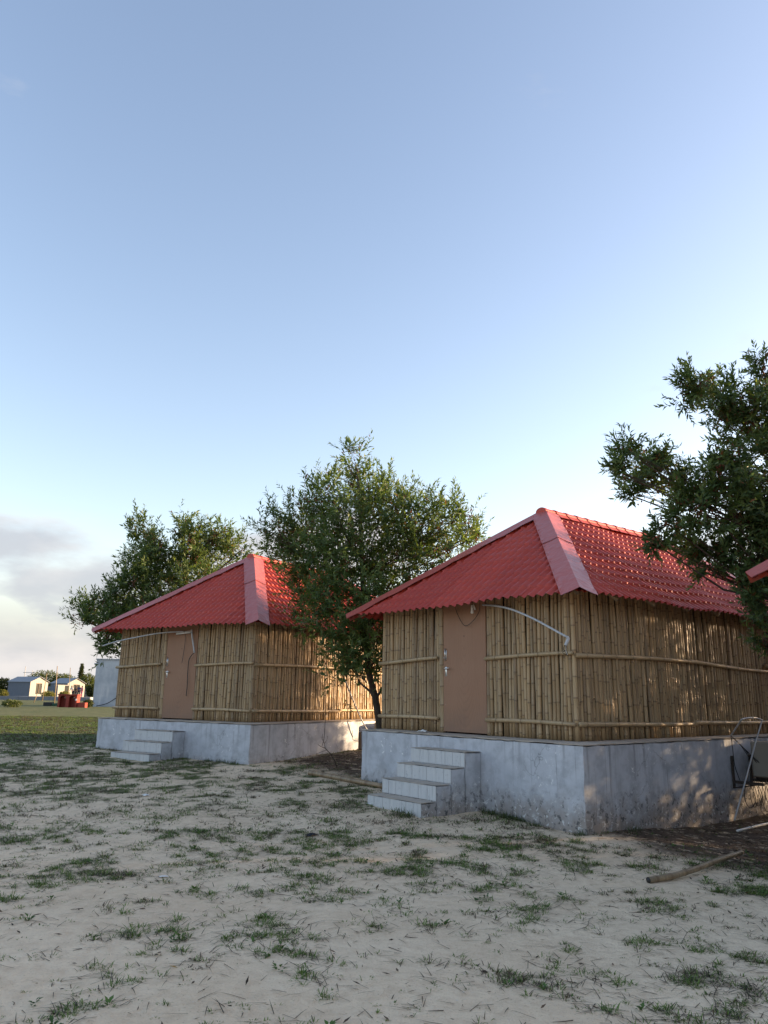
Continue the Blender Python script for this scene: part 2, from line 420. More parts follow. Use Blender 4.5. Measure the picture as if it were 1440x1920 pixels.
M['seed'] = simple('seed_heads', (0.13, 0.058, 0.034), 0.9, 0.1, 0, 0.4, 30)

def mat_ground():
    m = Mat('sand', 0.95, 0.15); g = m.n('ShaderNodeNewGeometry').outputs['Position']; P = m.sep(g)
    def nz(sc, det=6, ro=0.6): return m.noise(g, sc, det, ro)
    sand = m.mix(m.rng(nz(0.7), 0.3, 0.7), (0.69, 0.535, 0.365), (0.78, 0.625, 0.44))
    sand = m.mix(m.rng(nz(9.0), 0.35, 0.75, 0, 0.5), sand, (0.53, 0.39, 0.26))
    sand = m.mix(m.rng(nz(70, 3), 0.6, 0.72, 0, 0.55), sand, (0.26, 0.185, 0.12))
    sand = m.mix(m.rng(nz(45, 3), 0.63, 0.72, 0, 0.5), sand, (0.68, 0.60, 0.51))
    # fine organic dust where the turf is thicker (green/brown stain)
    turf = m.attr('turf')
    c = m.mix(m.rng(m.math('SUBTRACT', m.math('MULTIPLY', turf, 1.05), nz(5.0, 7, 0.7)), -0.12, 0.30, 0.0, 0.95), sand, m.mix(m.rng(nz(1.5), 0.35, 0.65), (0.060, 0.088, 0.028), (0.125, 0.135, 0.055)))
    lit = m.attr('litter')
    c = m.mix(m.math('MULTIPLY', lit, m.rng(nz(7.0, 6, 0.7), 0.28, 0.50)), c, m.mix(nz(30, 4), (0.055, 0.038, 0.027), (0.13, 0.092, 0.065)))
    m.color(c)
    h = m.math('ADD', m.math('MULTIPLY', nz(14, 5), 0.7), m.math('MULTIPLY', nz(70, 3), 0.22))
    m.bump(h, 0.8, 0.05); return m.m
M['ground'] = mat_ground()

# ------------------------------------------------------------------ ground
def turf_density(x, y):
    """0..1: how much turf grows at a spot"""
    n = fbm(x * 0.55 + 3.1, y * 0.55 - 1.7, 21); n2 = fbm(x * 2.6, y * 2.6, 33); n3 = fbm(x * 7.0, y * 7.0, 47, 2)
    far = sstep(8.0, 13.5, y + 0.25 * np.maximum(0, -x)); lawn = sstep(17, 21, y - 0.35 * (x + 4)) * sstep(-3.0, -6.5, x)
    right = sstep(2.6, 4.2, x) * sstep(5.2, 6.6, y)
    base = 0.375 + 0.17 * far + 0.5 * lawn + 0.16 * right
    return np.clip(sstep(0.0, 0.32, base + 0.34 * (n - 0.5) + 0.75 * (n2 - 0.5) + 1.0 * (n3 - 0.5) - 0.215), 0, 1)
def litter_density(x, y):
    d1 = sstep(-0.3, 0.6, (x - 2.3) * 0.632 - (y - 9.6) * 0.775 + 2.3) * sstep(3.3, 4.2, x) * sstep(7.9, 8.9, y)
    a = (x + 2.3) * 0.84 - (y - 14.7) * 0.54                      # lane between the two huts
    v = (x + 0.3) * -0.775 - (y - 13.06) * 0.632
    d2 = sstep(-0.2, 0.3, a) * sstep(0.25, -0.6, v)
    d3 = sstep(0.7, 0.0, -((x - 2.45) * 0.632 - (y - 9.67) * 0.775) ) * sstep(2.5, 3.4, x) * sstep(8.3, 9.2, y)
    return np.clip(np.maximum(np.maximum(d1, d2), d3), 0, 1)
def build_ground():
    def axis(lo, hi, step_near, near_lo, near_hi):
        a = list(np.arange(near_lo, near_hi + 1e-6, step_near)); d = step_near; p = near_lo
        while p > lo: d *= 1.22; p -= d; a.insert(0, max(p, lo))
        d = step_near; p = near_hi
        while p < hi: d *= 1.22; p += d; a.append(min(p, hi))
        return np.array(a)
    xs = axis(-2500, 2500, 0.09, -10, 9); ys = axis(-300, 4000, 0.09, 2.2, 22)
    X, Y = np.meshgrid(xs, ys); Z = ground_za(X, Y)
    V = np.stack([X, Y, Z], -1).reshape(-1, 3); nx, ny = len(xs), len(ys)
    i = np.arange(ny - 1)[:, None] * nx + np.arange(nx - 1)[None]
    Q = np.stack([i, i + 1, i + nx + 1, i + nx], -1).reshape(-1, 4)
    me = np_mesh('ground', V, None, M['ground'], smooth=True, quads=Q)
    far = sstep(25, 50, np.hypot(V[:, 0], V[:, 1]))
    t = np.maximum(turf_density(V[:, 0], V[:, 1]) * (0.22 + 0.42 * sstep(8.5, 12, V[:, 1]) + .3 * sstep(17, 22, V[:, 1])), far * (0.72 + 0.5 * fbm(V[:, 0] * .12, V[:, 1] * .25, 5)))
    a = me.attributes.new('turf', 'FLOAT', 'POINT'); a.data.foreach_set('value', t.astype(np.float32))
    a = me.attributes.new('litter', 'FLOAT', 'POINT'); a.data.foreach_set('value', litter_density(V[:, 0], V[:, 1]).astype(np.float32))
    return tag(link(bpy.data.objects.new('ground', me)), kind='structure')
build_ground()

# ------------------------------------------------------------------ the bamboo hut
PT = 1.30                                   # plinth top above the hut's origin
WX0, WX1, WY0, WY1 = -4.35, -0.40, 0.445, 7.75      # wall lines (local x to the right along the front, y to the back)
EX0, EX1, EY0, EY1 = -4.797, 0.047, 0.0, 8.2        # eave lines
HE, HA = 1.829, 3.655                               # eave and ridge above the plinth top
XR = (EX0 + EX1) / 2; RUN = (EX1 - EX0) / 2
TAN = (HA - HE) / RUN
WH = HE + 0.447 * TAN

def culm_path(length, r, n_nodes, bend=0.012, seed=0, axis='z', taper=0.93):
    rg = random.Random(seed); pts = []; rad = []; mk = []
    ph1, ph2 = rg.uniform(0, 6.28), rg.uniform(0, 6.28); zs = []
    z = rg.uniform(0.03, 0.3)
    step = length / n_nodes
    while z < length - 0.02: zs.append(z); z += step * rg.uniform(0.82, 1.18)
    def off(z):
        t = z / length
        return (bend * math.sin(t * 3.1 + ph1) + bend * .4 * math.sin(t * 9 + ph2), bend * math.cos(t * 2.6 + ph2))
    def put(z, k, m):
        ox, oy = off(z); rr = r * (1 - (1 - taper) * z / length) * k
        pts.append((ox, oy, z) if axis == 'z' else (z, ox, oy)); rad.append(rr); mk.append(m)
    put(0, 1, .3)
    for zn in zs:
        put(zn - 0.016, 0.98, 0.0); put(zn - 0.006, 1.09, 0.9); put(zn + 0.003, 1.05, 1.0); put(zn + 0.014, 0.985, 0.1)
        if zn + step * .45 < length - .03: put(zn + step * 0.45, 1.0, 0.0)
    put(length, 1, .3)
    return pts, rad, mk
CULMS = []
for i in range(14):
    p, r, k = culm_path(rnd(2.06, 2.12), rnd(0.025, 0.032), random.choice((6, 7, 8, 9)), 0.010, seed=i)
    mb = MB().tube(p, r, 8, True, k)
    if i % 3 == 0:                           # a cut side-branch stub at a node
        z = p[9][2]; mb.tube([(0, 0, z), (0.02, -0.045, z + 0.03)], [0.008, 0.006], 5, True, [1, 1])
    CULMS.append((mb.mesh('bamboo_culm', M['bamboo'], True), max(r)))

def rail(x0, y0, x1, y1, z0, z1, r, seed, parent, name='rail', wob=0.02):
    L = math.hypot(x1 - x0, y1 - y0)
    p, rr, k = culm_path(L, r, max(3, int(L / 0.33)), wob, seed, 'x', 0.85)
    d = Vector(((x1 - x0) / L, (y1 - y0) / L, 0)); nrm = Vector((-d.y, d.x, 0))
    pts = [Vector((x0, y0, z0)) + d * q[0] + nrm * q[1] * 0.4 + Vector((0, 0, (z1 - z0) * q[0] / L + q[2])) for q in p]
    return MB().tube(pts, rr, 9, True, k).build(name, M['bamboo_pole'], parent, True)

def roof_face(A, B, hipA, hipB, roof, tagname, pitch=0.15, course=0.25):
    """corrugated tile-profile sheets between eave ends A,B; hipA/hipB = run of the hip along the eave"""
    A, B = Vector(A), Vector(B); e = (B - A); Lw = e.length; e.normalize()
    inward = Vector((-e.y, e.x, 0))
    g = (inward * RUN + Vector((0, 0, HA - HE))); SL = g.length; g.normalize(); nrm = e.cross(g)
    if nrm.z < 0: nrm = -nrm
    nseg = 8; nw = 7
    nsheet = max(1, round(Lw / (pitch * nw)))
    rows = []
    k = 0; s = -0.0
    while s < SL - 1e-6:
        s1 = min(s + course, SL)
        rows += [(s + (0.004 if s > 0 else 0), 0.0), (s + course * 0.12, 0.12), (s + (s1 - s) * 0.55, 0.55), (s1 - 0.001, 1.0)]; s = s1
    for sh in range(nsheet):
        a0, a1 = Lw * sh / nsheet, Lw * (sh + 1) / nsheet + (0.05 if sh < nsheet - 1 else 0)
        ncol = max(2, int((a1 - a0) / pitch * nseg)); vs_ = []; fs = []
        jit = rnd(-0.012, 0.012)
        for ci in range(ncol + 1):
            a = a0 + (a1 - a0) * ci / ncol
            sm = SL
            if hipA > 0: sm = min(sm, a / hipA * SL)
            if hipB > 0: sm = min(sm, (Lw - a) / hipB * SL)
            w = 0.5 + 0.5 * math.cos(2 * math.pi * a / pitch); w = w ** 0.8
            for (sv, fr) in rows:
                s2 = min(sv + (jit if sv == 0 else 0) + (0.022 * (1 - w) if 0 < sv else 0), max(sm, 0))
                h = 0.043 * w + 0.022 * (1 - fr) + (0.004 if sh % 2 else 0.0) + 0.010 * math.sin(a * 1.7 + sv * 1.3 + A.x) + 0.007 * math.sin(a * 4.1 - sv * 2.2)
                vs_.append(A + e * a + g * s2 + nrm * h)
        nr = len(rows)
        for ci in range(ncol):
            for ri in range(nr - 1):
                q = (ci * nr + ri, (ci + 1) * nr + ri, (ci + 1) * nr + ri + 1, ci * nr + ri + 1)
                if (vs_[q[0]] - vs_[q[3]]).length < 1e-6 and (vs_[q[1]] - vs_[q[2]]).length < 1e-6: continue
                fs.append(q)
        me = bpy.data.meshes.new('roof_sheet'); me.from_pydata([tuple(p) for p in vs_], [], fs); me.materials.append(M['roof'])
        me.polygons.foreach_set('use_smooth', [True] * len(me.polygons)); me.update()
        o = link(bpy.data.objects.new('roof_sheet', me), roof)
        sm_ = MB()
        for a in [a0 + pitch * (k + .0) for k in range(1, nw, 2)]:
            a = round(a / pitch) * pitch
            for sv in (course * 1.5, course * 5.5, course * 9.5):
                lim = min(SL, a / hipA * SL, (Lw - a) / hipB * SL)
                if sv < lim - .2: p = A + e * a + g * sv + nrm * .058; sm_.tube([p, p + nrm * .008], [.009, .007], 6)
        if sm_.v: tag(sm_.build('screws', M['flash'], roof), kind='stuff')

def hip_cap(corner, apex, dirA, dirB, nA, nB, roof, seed):
    """folded flashing along a hip; dirA/dirB = horizontal-ish directions down onto each face"""
    corner, apex = Vector(corner), Vector(apex); ax = apex - corner; L = ax.length; ax.normalize()
    rg = random.Random(seed)
    def wing(d, n): d = Vector(d) - ax * Vector(d).dot(ax); d = d - Vector(n) * d.dot(Vector(n)); return d.normalized()
    wA, wB = wing(dirA, nA), wing(dirB, nB); nA, nB = Vector(nA), Vector(nB); up = (nA + nB).normalized()
    cuts = [(-0.02, L * 0.56 + 0.05, 0.0), (L * 0.56, L + 0.02, 0.007)]
    for (t0, t1, lift) in cuts:
        vs_ = []; fs = []; n = 14; prof = [-1.0, -0.66, -0.33, 0, 0.33, 0.66, 1.0]
        for layer in (0.0, -0.004):
            for i in range(n + 1):
                t = t0 + (t1 - t0) * i / n; base = corner + ax * t
                for q in prof:
                    w, nn = (wA, nA) if q < 0 else (wB, nB)
                    h = 0.084 + lift + layer + rg.uniform(-0.004, 0.005) * abs(q) + (0.006 * math.sin(t * 9 + seed) * (abs(q) > .9))
                    off = nn * h if q != 0 else up * (h * 1.18)
                    vs_.append(base + w * (0.215 * abs(q)) + off)
        k = len(prof); half = (n + 1) * k
        for i in range(n):
            for j in range(k - 1):
                q = (i * k + j, i * k + j + 1, (i + 1) * k + j + 1, (i + 1) * k + j); fs.append(q)
                fs.append(tuple(half + z for z in reversed(q)))
        mb = MB(); mb.add(vs_, fs)
        for i in range(6):                       # screw heads along both edges
            t = t0 + (t1 - t0) * (i + 0.5) / 6
            for w, nn in ((wA, nA), (wB, nB)):
                p = corner + ax * t + w * 0.195 + nn * (0.090 + lift); mb.tube([p, p + nn * 0.008], [0.009, 0.007], 6)
        mb.build('hip_cap', M['flash'], roof)

def build_hut(detail=True):
    hut = empty('bamboo_hut')
    # plinth
    pl = MB().rough((-4.374, 0, 0), (0, 8.2, PT - 0.022)).build('plinth', M['plinth'], hut, True)
    MB().rough((-4.384, -0.010, PT - 0.0215), (0.010, 8.21, PT), .12, .001, .010).build('plinth_cap', M['tread'], pl, True)
    # stairs: four steps, plastered core, dusty treads, whitewashed riser panels
    sx0, sx1 = -2.80, -1.70
    T = [(-0.30, -0.185), (-0.56, -0.383), (-0.83, -0.580), (-1.09, -0.776)]
    mb = MB(); prev = 0.0
    for d, z in T:
        mb.rough((sx0, d, 0.0), (sx1, prev - (0.001 if prev else 0.002), PT + z - 0.014), .06, .003, .012); prev = d
    st = mb.build('stairs', M['plinth'], hut, True)
    prev = 0.0
    for d, z in T:
        MB().rough((sx0 - 0.008, d - 0.022, PT + z - 0.0135), (sx1 + 0.008, prev - 0.002, PT + z), .07, .001, .010).build('tread', M['tread'], st, True); prev = d - 0.016
    for ti, (d, z) in enumerate(T):
        x = sx0 + 0.004; k = 0
        while x < sx1 - 0.02:
            w = min(rnd(0.13, 0.20), sx1 - 0.004 - x)
            if sx1 - 0.004 - (x + w) < 0.06: w = sx1 - 0.004 - x
            zb = PT + (T[ti + 1][1] if ti < 3 else z - 0.30) + 0.002
            MB().box((x + 0.0015, d - 0.012 + rnd(-.002, .002), zb), (x + w - 0.0015, d - 0.0005, PT + z - 0.0145), 0.002).build('riser_panel', M['riser'], st)
            x += w
    # dark sheet added behind the culms, its colour standing for shade in the gaps
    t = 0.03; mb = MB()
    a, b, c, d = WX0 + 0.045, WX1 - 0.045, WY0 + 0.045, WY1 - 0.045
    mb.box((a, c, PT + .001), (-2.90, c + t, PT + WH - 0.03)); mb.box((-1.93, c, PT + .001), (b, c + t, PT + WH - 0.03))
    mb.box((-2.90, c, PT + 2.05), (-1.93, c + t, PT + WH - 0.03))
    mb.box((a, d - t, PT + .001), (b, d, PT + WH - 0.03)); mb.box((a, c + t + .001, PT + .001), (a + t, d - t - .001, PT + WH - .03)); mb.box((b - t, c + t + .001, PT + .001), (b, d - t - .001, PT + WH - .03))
    wall = mb.build('wall', M['gap_shade'], hut)  # unseen lining added behind the bamboo to block light
    def culm(x, y, parent):
        me, r = random.choice(CULMS); o = bpy.data.objects.new('bamboo_culm', me); link(o, parent)
        o.location = (x, y, PT + 0.002); o.rotation_euler = (rnd(-.006, .006), rnd(-.009, .009), rnd(0, 6.28)); return o
    def run(x0, y0, x1, y1, parent):
        L = math.hypot(x1 - x0, y1 - y0); st_ = [0.0]
        while st_[-1] < L: st_.append(st_[-1] + rnd(0.053, 0.067) + (rnd(0.004, 0.010) if random.random() < 0.08 else 0))
        for s in st_:
            k = s / st_[-1]; j = rnd(-0.008, 0.008); nx, ny = (y1 - y0) / L, -(x1 - x0) / L
            culm(x0 + (x1 - x0) * k + nx * j, y0 + (y1 - y0) * k + ny * j, parent)
    run(WX0 + 0.045, WY0, -2.965, WY0, wall); run(-1.885, WY0, WX1 - 0.058, WY0, wall)
    run(WX1, WY0 + 0.058, WX1, WY1 - 0.06, wall)
    # far and left sides: the same bamboo as one screen
    mb = MB()
    for (x0, y0, x1, y1) in ((WX0, WY1, WX1, WY1), (WX0, WY0 + .06, WX0, WY1 - .06)):
        L = math.hypot(x1 - x0, y1 - y0); s = 0.03
        while s < L - .02:
            p, r, k = culm_path(2.09, rnd(.029, .035), 6, .006, random.randrange(9999)); X, Y = x0 + (x1 - x0) * s / L, y0 + (y1 - y0) * s / L
            mb.tube([(X + q[0], Y + q[1], PT + .002 + q[2]) for q in p], r, 6, True, k); s += .066
    tag(mb.build('bamboo_screen', M['bamboo'], wall, True), kind='stuff')
    # corner posts and door jamb posts
    for (x, y, r) in ((WX1 - 0.003, WY0 + 0.003, .034), (WX0 + 0.005, WY0 - 0.0, .036), (-2.915, WY0 - 0.012, .042), (-1.925, WY0 - 0.004, .036)):
        p, rr, k = culm_path(2.12, r, 7, .006, random.randrange(9999))
        MB().tube([(x + q[0], y + q[1], PT + .002 + q[2]) for q in p], rr, 10, True, k).build('post', M['bamboo'], hut, True)
    yo = WY0 - 0.062; xo = WX1 + 0.062
    rail(WX0 - 0.06, yo, -2.97, yo, PT + 1.085, PT + 1.11, .031, 11, wall); rail(WX0 - 0.05, yo, -2.95, yo, PT + .215, PT + .19, .031, 12, wall)
    rail(-1.96, yo, WX1 + 0.03, yo, PT + 1.095, PT + 1.105, .029, 13, wall); rail(-1.95, yo, WX1 + .02, yo, PT + .225, PT + .195, .031, 14, wall)
    for i, (ya, yb) in enumerate(((WY0 - .03, 3.3), (3.2, 5.8), (5.7, WY1))):
        rail(xo + .004 * i, ya, xo + .004 * i, yb, PT + 1.10, PT + 1.085 - .02 * i, .031, 21 + i, wall, wob=.03)
        rail(xo + .004 * i, ya, xo + .004 * i, yb, PT + .205, PT + .20, .032, 31 + i, wall, wob=.012)
    # door
    MB().box((-2.895, WY0 - 0.005, PT + .001), (-2.872, WY0 + .043, PT + 2.07)).box((-1.958, WY0 - .005, PT + .001), (-1.935, WY0 + .043, PT + 2.07)).box((-2.871, WY0 - .005, PT + 2.03), (-1.959, WY0 + .043, PT + 2.069)).build('door_frame', M['frame_wood'], hut)
    do = MB().box((0.004, 0, 0.022), (0.908, 0.034, 2.026), 0.003).build('door', M['door'], hut); do.location = (-2.871, WY0 - 0.030, PT)
    hb = MB(); hb.box((0.045, -0.006, 0.845), (0.085, -.0005, 0.985), .004); hb.tube([(0.062, -0.004, 0.955), (0.062, -0.045, 0.955), (0.075, -0.05, 0.957), (0.165, -0.05, 0.965)], [.009, .009, .009, .007], 8)
    hb.tube([(.165, -.05, .965), (.175, -.05, .966)], [.013, .011], 8); hb.build('handle', M['steel'], do, True)
    bo = MB(); bo.box((0.035, -.005, 1.09), (.075, -.0005, 1.24), .003); bo.tube([(.055, -.016, 1.08), (.055, -.016, 1.27)], .008, 8); bo.tube([(.055, -.016, 1.12), (.055, -.045, 1.12)], .006, 6); bo.build('bolt', M['steel'], do, True)
    # roof: frame of poles, then sheets and caps on it
    mb = MB(); z0 = PT + HE
    ap1, ap2 = (XR, EY0 + RUN, PT + HA - .05), (XR, EY1 - RUN, PT + HA - .05)
    mb.tube([ap1, ap2], .04, 7)
    for cx, cy, ap in ((EX0, EY0, ap1), (EX1, EY0, ap1), (EX0, EY1, ap2), (EX1, EY1, ap2)):
        mb.tube([(cx + (ap[0] - cx) * .05, cy + (ap[1] - cy) * .05, z0 - .05 + (ap[2] - z0) * .05), ap], .035, 7)
    for (x0, y0, x1, y1) in ((WX0, WY0, WX1, WY0), (WX1, WY0, WX1, WY1), (WX1, WY1, WX0, WY1), (WX0, WY1, WX0, WY0)):
        mb.tube([(x0, y0, PT + WH - .035), (x1, y1, PT + WH - .035)], .032, 7)
    for i in range(8):
        y = EY0 + .9 + i * .9
        s = max(0.0, RUN - max(0, (EY0 + RUN) - y, y - (EY1 - RUN)))
        for sg in (-1, 1):
            xe = XR + sg * (RUN - .05)
            k = min(RUN, min(y - EY0, EY1 - y))
            mb.tube([(xe, y, z0 - .035 + .05 * TAN), (XR + sg * (RUN - k + .03), y, z0 - .05 + (k - .03) * TAN)], .03, 6)
    roof = mb.build('roof', M['bamboo_old'], hut, True)
    roof_face((EX0, EY0, z0), (EX1, EY0, z0), RUN, RUN, roof, 'front')
    roof_face((EX1, EY0, z0), (EX1, EY1, z0), RUN, RUN, roof, 'right')
    roof_face((EX1, EY1, z0), (EX0, EY1, z0), RUN, RUN, roof, 'back')
    roof_face((EX0, EY1, z0), (EX0, EY0, z0), RUN, RUN, roof, 'left')
    cs = math.cos(math.atan(TAN)); sn = math.sin(math.atan(TAN))
    nF, nR, nB, nL = (0, -sn, cs), (sn, 0, cs), (0, sn, cs), (-sn, 0, cs)
    A1, A2 = (XR, EY0 + RUN, PT + HA), (XR, EY1 - RUN, PT + HA)
    hip_cap((EX1, EY0, z0), A1, (-1, 0, 0), (0, 1, 0), nF, nR, roof, 1); hip_cap((EX0, EY0, z0), A1, (0, 1, 0), (1, 0, 0), nL, nF, roof, 2)
    hip_cap((EX1, EY1, z0), A2, (0, -1, 0), (-1, 0, 0), nR, nB, roof, 3); hip_cap((EX0, EY1, z0), A2, (1, 0, 0), (0, -1, 0), nB, nL, roof, 4)
    # ridge: half-round pieces with a raised collar
    n = 12; y0, y1 = EY0 + RUN - .12, EY1 - RUN + .12
    prof = [(math.cos(q) * .105, math.sin(q) * .075) for q in [math.pi * (i / 10) for i in range(11)]]
    prof = [(.18, -.075)] + prof + [(-.18, -.075)]
    for i in range(n):
        a, b = y0 + (y1 - y0) * i / n, y0 + (y1 - y0) * (i + 1) / n + .02
        mb = MB(); rows = [(a, 1.09), (a + .06, 1.10), (a + .085, 1.0), (b, .97)]; vs_ = []; k = len(prof)
        for (y, sc) in rows:
            for (x, z) in prof: vs_.append((XR + x * sc, y, PT + HA + .035 + z * sc))
        fs = [(r * k + j, r * k + j + 1, (r + 1) * k + j + 1, (r + 1) * k + j) for r in range(3) for j in range(k - 1)]
        if i in (0, n - 1): fs.append(tuple(range(k)) if i == 0 else tuple(3 * k + j for j in range(k)))
        mb.add(vs_, fs); mb.build('ridge_cap', M['roof'], roof)
    return hut

HUT_R = dict(o=(2.451, 9.671), z=1.070, yaw=R_(50.81)); HUT_L = dict(o=(-2.409, 14.685), z=1.067, yaw=R_(32.82)); HUT_3 = dict(o=(5.72, 3.74), z=1.070, yaw=R_(69.0))
def place(h, q):
    h.location = (q['o'][0], q['o'][1], q['z'] - PT); h.rotation_euler = (0, 0, -q['yaw'])
def HL(q, x, y, z):
    """hut-local (x right along front, y back, z above plinth top) to world"""
    c, s = math.cos(q['yaw']), math.sin(q['yaw'])
    return Vector((q['o'][0] + c * x + s * y, q['o'][1] - s * x + c * y, q['z'] + z))
def on_front(q, px, py, y):
    r = ray(px, py); c, s = math.cos(q['yaw']), math.sin(q['yaw'])
    d = r.x * s + r.y * c; o = -(q['o'][0] * s + q['o'][1] * c); k = (y - o) / d
    return r * k + Vector((0, 0, CZ))
def on_side(q, px, py, x):
    r = ray(px, py); c, s = math.cos(q['yaw']), math.sin(q['yaw'])
    d = r.x * c - r.y * s; o = -(q['o'][0] * c - q['o'][1] * s); k = (x - o) / d
    return r * k + Vector((0, 0, CZ))
G = 'bamboo huts on cement plinths'
hutR = build_hut(); place(hutR, HUT_R)
tag(hutR, 'nearer bamboo hut with red hipped roof and four steps up its grey plinth', 'hut', G)
hutL = copy_tree(hutR); place(hutL, HUT_L)
tag(hutL, 'farther bamboo hut with red hipped roof, left of the middle tree', 'hut', G)
hut3 = copy_tree(hutR); place(hut3, HUT_3)
tag(hut3, 'hut at the right edge of the picture, only a red eave corner showing', 'hut', G)

# ------------------------------------------------------------------ trees
def leaf_arrays(P, D, Nn, Ln, Wd, fold=0.18):
    """lanceolate leaves: base P, direction D, normal Nn, length, width -> verts (n,6,3), tri idx"""
    S = np.cross(D, Nn); S /= np.linalg.norm(S, axis=1, keepdims=True) + 1e-9
    L = Ln[:, None]; W = Wd[:, None]
    v0 = P; m1 = P + D * L * 0.42 - Nn * L * 0.02; t = P + D * L - Nn * L * fold
    a = m1 + S * W * 0.5 + Nn * W * 0.25; b = m1 - S * W * 0.5 + Nn * W * 0.25
    V = np.stack([v0, a, m1, b, t], 1)
    T = np.array([[0, 2, 1], [0, 3, 2], [1, 2, 4], [2, 3, 4]])
    n = len(P); F = (np.arange(n)[:, None, None] * 5 + T[None]).reshape(-1, 3)
    return V.reshape(-1, 3), F
def unit(a): return a / (np.linalg.norm(a, axis=-1, keepdims=True) + 1e-9)
def tree(name, label, trunk, clumps, leaf=0.095, nleaf=13, dens=1.0, seeds=0.0, seed=1, tones=None, group=None, up=0.55, shoot=(0.22, 0.5), thick=1.0):
    rg = np.random.RandomState(seed); rp = random.Random(seed)
    base = Vector(trunk[0][0]); root = empty(name, base, 0, label, 'tree', group)
    inv = -base
    mb = MB(); mb.tube([Vector(p) + inv for p, r in trunk], [r for p, r in trunk], 10); mb.build('trunk', M['bark'], root, True)
    # limbs: from the trunk up to every clump, with side twigs
    tp = [Vector(p) for p, r in trunk]; tr = [r for p, r in trunk]
    limb = MB()
    for (c, rad, *_) in clumps:
        c = Vector(c)
        k = min(range(1, len(tp)), key=lambda i: (tp[i] - c).length + (0.9 if tp[i].z > c.z - .2 else 0)); s = tp[k]; r0 = min(tr[k] * .55, .05) * thick
        d = c - s; mid = s + d * .5 + Vector((rp.uniform(-.12, .12), rp.uniform(-.12, .12), -.1 * d.length + .05)); q1 = s + d * .25 + Vector((0, 0, -.04 * d.length)); end = c + d.normalized() * rad * .5
        limb.tube([s + inv, q1 + inv, mid + inv, c + inv, end + inv], [r0, r0 * .8, r0 * .6, r0 * .4, .006], 6)
        for _ in range(int(6 + rad * 9)):
            f = rp.uniform(.3, 1); p = s.lerp(c, f) if f < .7 else c.lerp(end, (f - .7) / .3)
            e = c + Vector((rp.gauss(0, 1), rp.gauss(0, 1), rp.gauss(.35, 1))).normalized() * rad * rp.uniform(.55, 1.0)
            limb.tube([p + inv, p.lerp(e, .5) + Vector((0, 0, -.03)) + inv, e + inv], [r0 * .3, r0 * .2, .004], 4, False)
    limb.build('limbs', M['bark'], root, True)
    PP = []; DD = []; QQ = []; TT = []; SS = []
    for ci, (c, rad, *ex) in enumerate(clumps):
        w = ex[0] if ex else 1.0
        nsub = max(4, int(34 * w * (rad / 0.6) ** 1.6)); per = max(3, int(8.5 * dens))
        so = unit(rg.normal(size=(nsub, 3))); sr = rg.uniform(0.06, 1.0, nsub) ** 0.42
        sc_ = np.array(c) + so * (sr * rad)[:, None] * np.array([.82, .82, 1.28])
        k_ = np.repeat(np.arange(nsub), per); ns = len(k_)
        sp = np.minimum(.17, .30 * rad) * rg.uniform(.6, 1.3, nsub)[k_]
        o = unit(so[k_] + rg.normal(size=(ns, 3)) * .45)
        p0 = sc_[k_] + rg.normal(size=(ns, 3)) * sp[:, None] * np.array([.7, .7, 1.25])
        d = unit(o * 0.8 + rg.normal(size=(ns, 3)) * .38 + np.array([0, 0, up]))
        ln = rg.uniform(shoot[0], shoot[1], ns); young = np.clip(rg.uniform(0, 1, nsub)[k_] * .7 + rg.uniform(0, .4, ns), 0, 1)
        for k in range(nleaf):
            t = (k + .5) / nleaf; an = k * 2.4 + rg.uniform(0, 6.28, ns)
            a = unit(np.cross(d, rg.normal(size=(ns, 3)))); b = np.cross(d, a)
            rad_dir = a * np.cos(an)[:, None] + b * np.sin(an)[:, None]
            ld = unit(d * (0.55 + .6 * t) + rad_dir * (1.0 - .45 * t) + np.array([0, 0, -.10]))
            PP.append(p0 + d * (ln * t)[:, None]); DD.append(ld); QQ.append(unit(d * 1.0 - ld * np.sum(d * ld, 1)[:, None] + rg.normal(size=(ns, 3)) * .25))
            TT.append(young * .6 + .4 * t + rg.uniform(-.15, .15, ns)); SS.append(leaf * rg.uniform(.7, 1.25, ns) * (1.08 - .35 * t))
        SH = (p0, d, ln)
        if seeds > 0:
            pass
    P = np.concatenate(PP); D = np.concatenate(DD); Q = np.concatenate(QQ); T = np.clip(np.concatenate(TT), 0, 1); S = np.concatenate(SS)
    Q = unit(Q - D * np.sum(Q * D, 1)[:, None])
    V, F = leaf_arrays(P, D, Q, S, S * rg.uniform(.24, .34, len(S)))
    tones = tones or ((0.038, 0.062, 0.020), (0.078, 0.112, 0.030), (0.135, 0.155, 0.045))
    t0, t1, t2 = [np.array(q) for q in tones]
    col = np.where(T[:, None] < .55, t0 + (t1 - t0) * (T / .55)[:, None], t1 + (t2 - t1) * ((T - .55) / .45)[:, None])
    red = rg.uniform(0, 1, len(T)) < .018; col[red] = (0.16, 0.075, 0.03)
    col = np.repeat(col, 5, 0)
    V = V - np.array(base)
    o = link(bpy.data.objects.new('crown', np_mesh('crown', V, F, M['leaf'], col)), root)
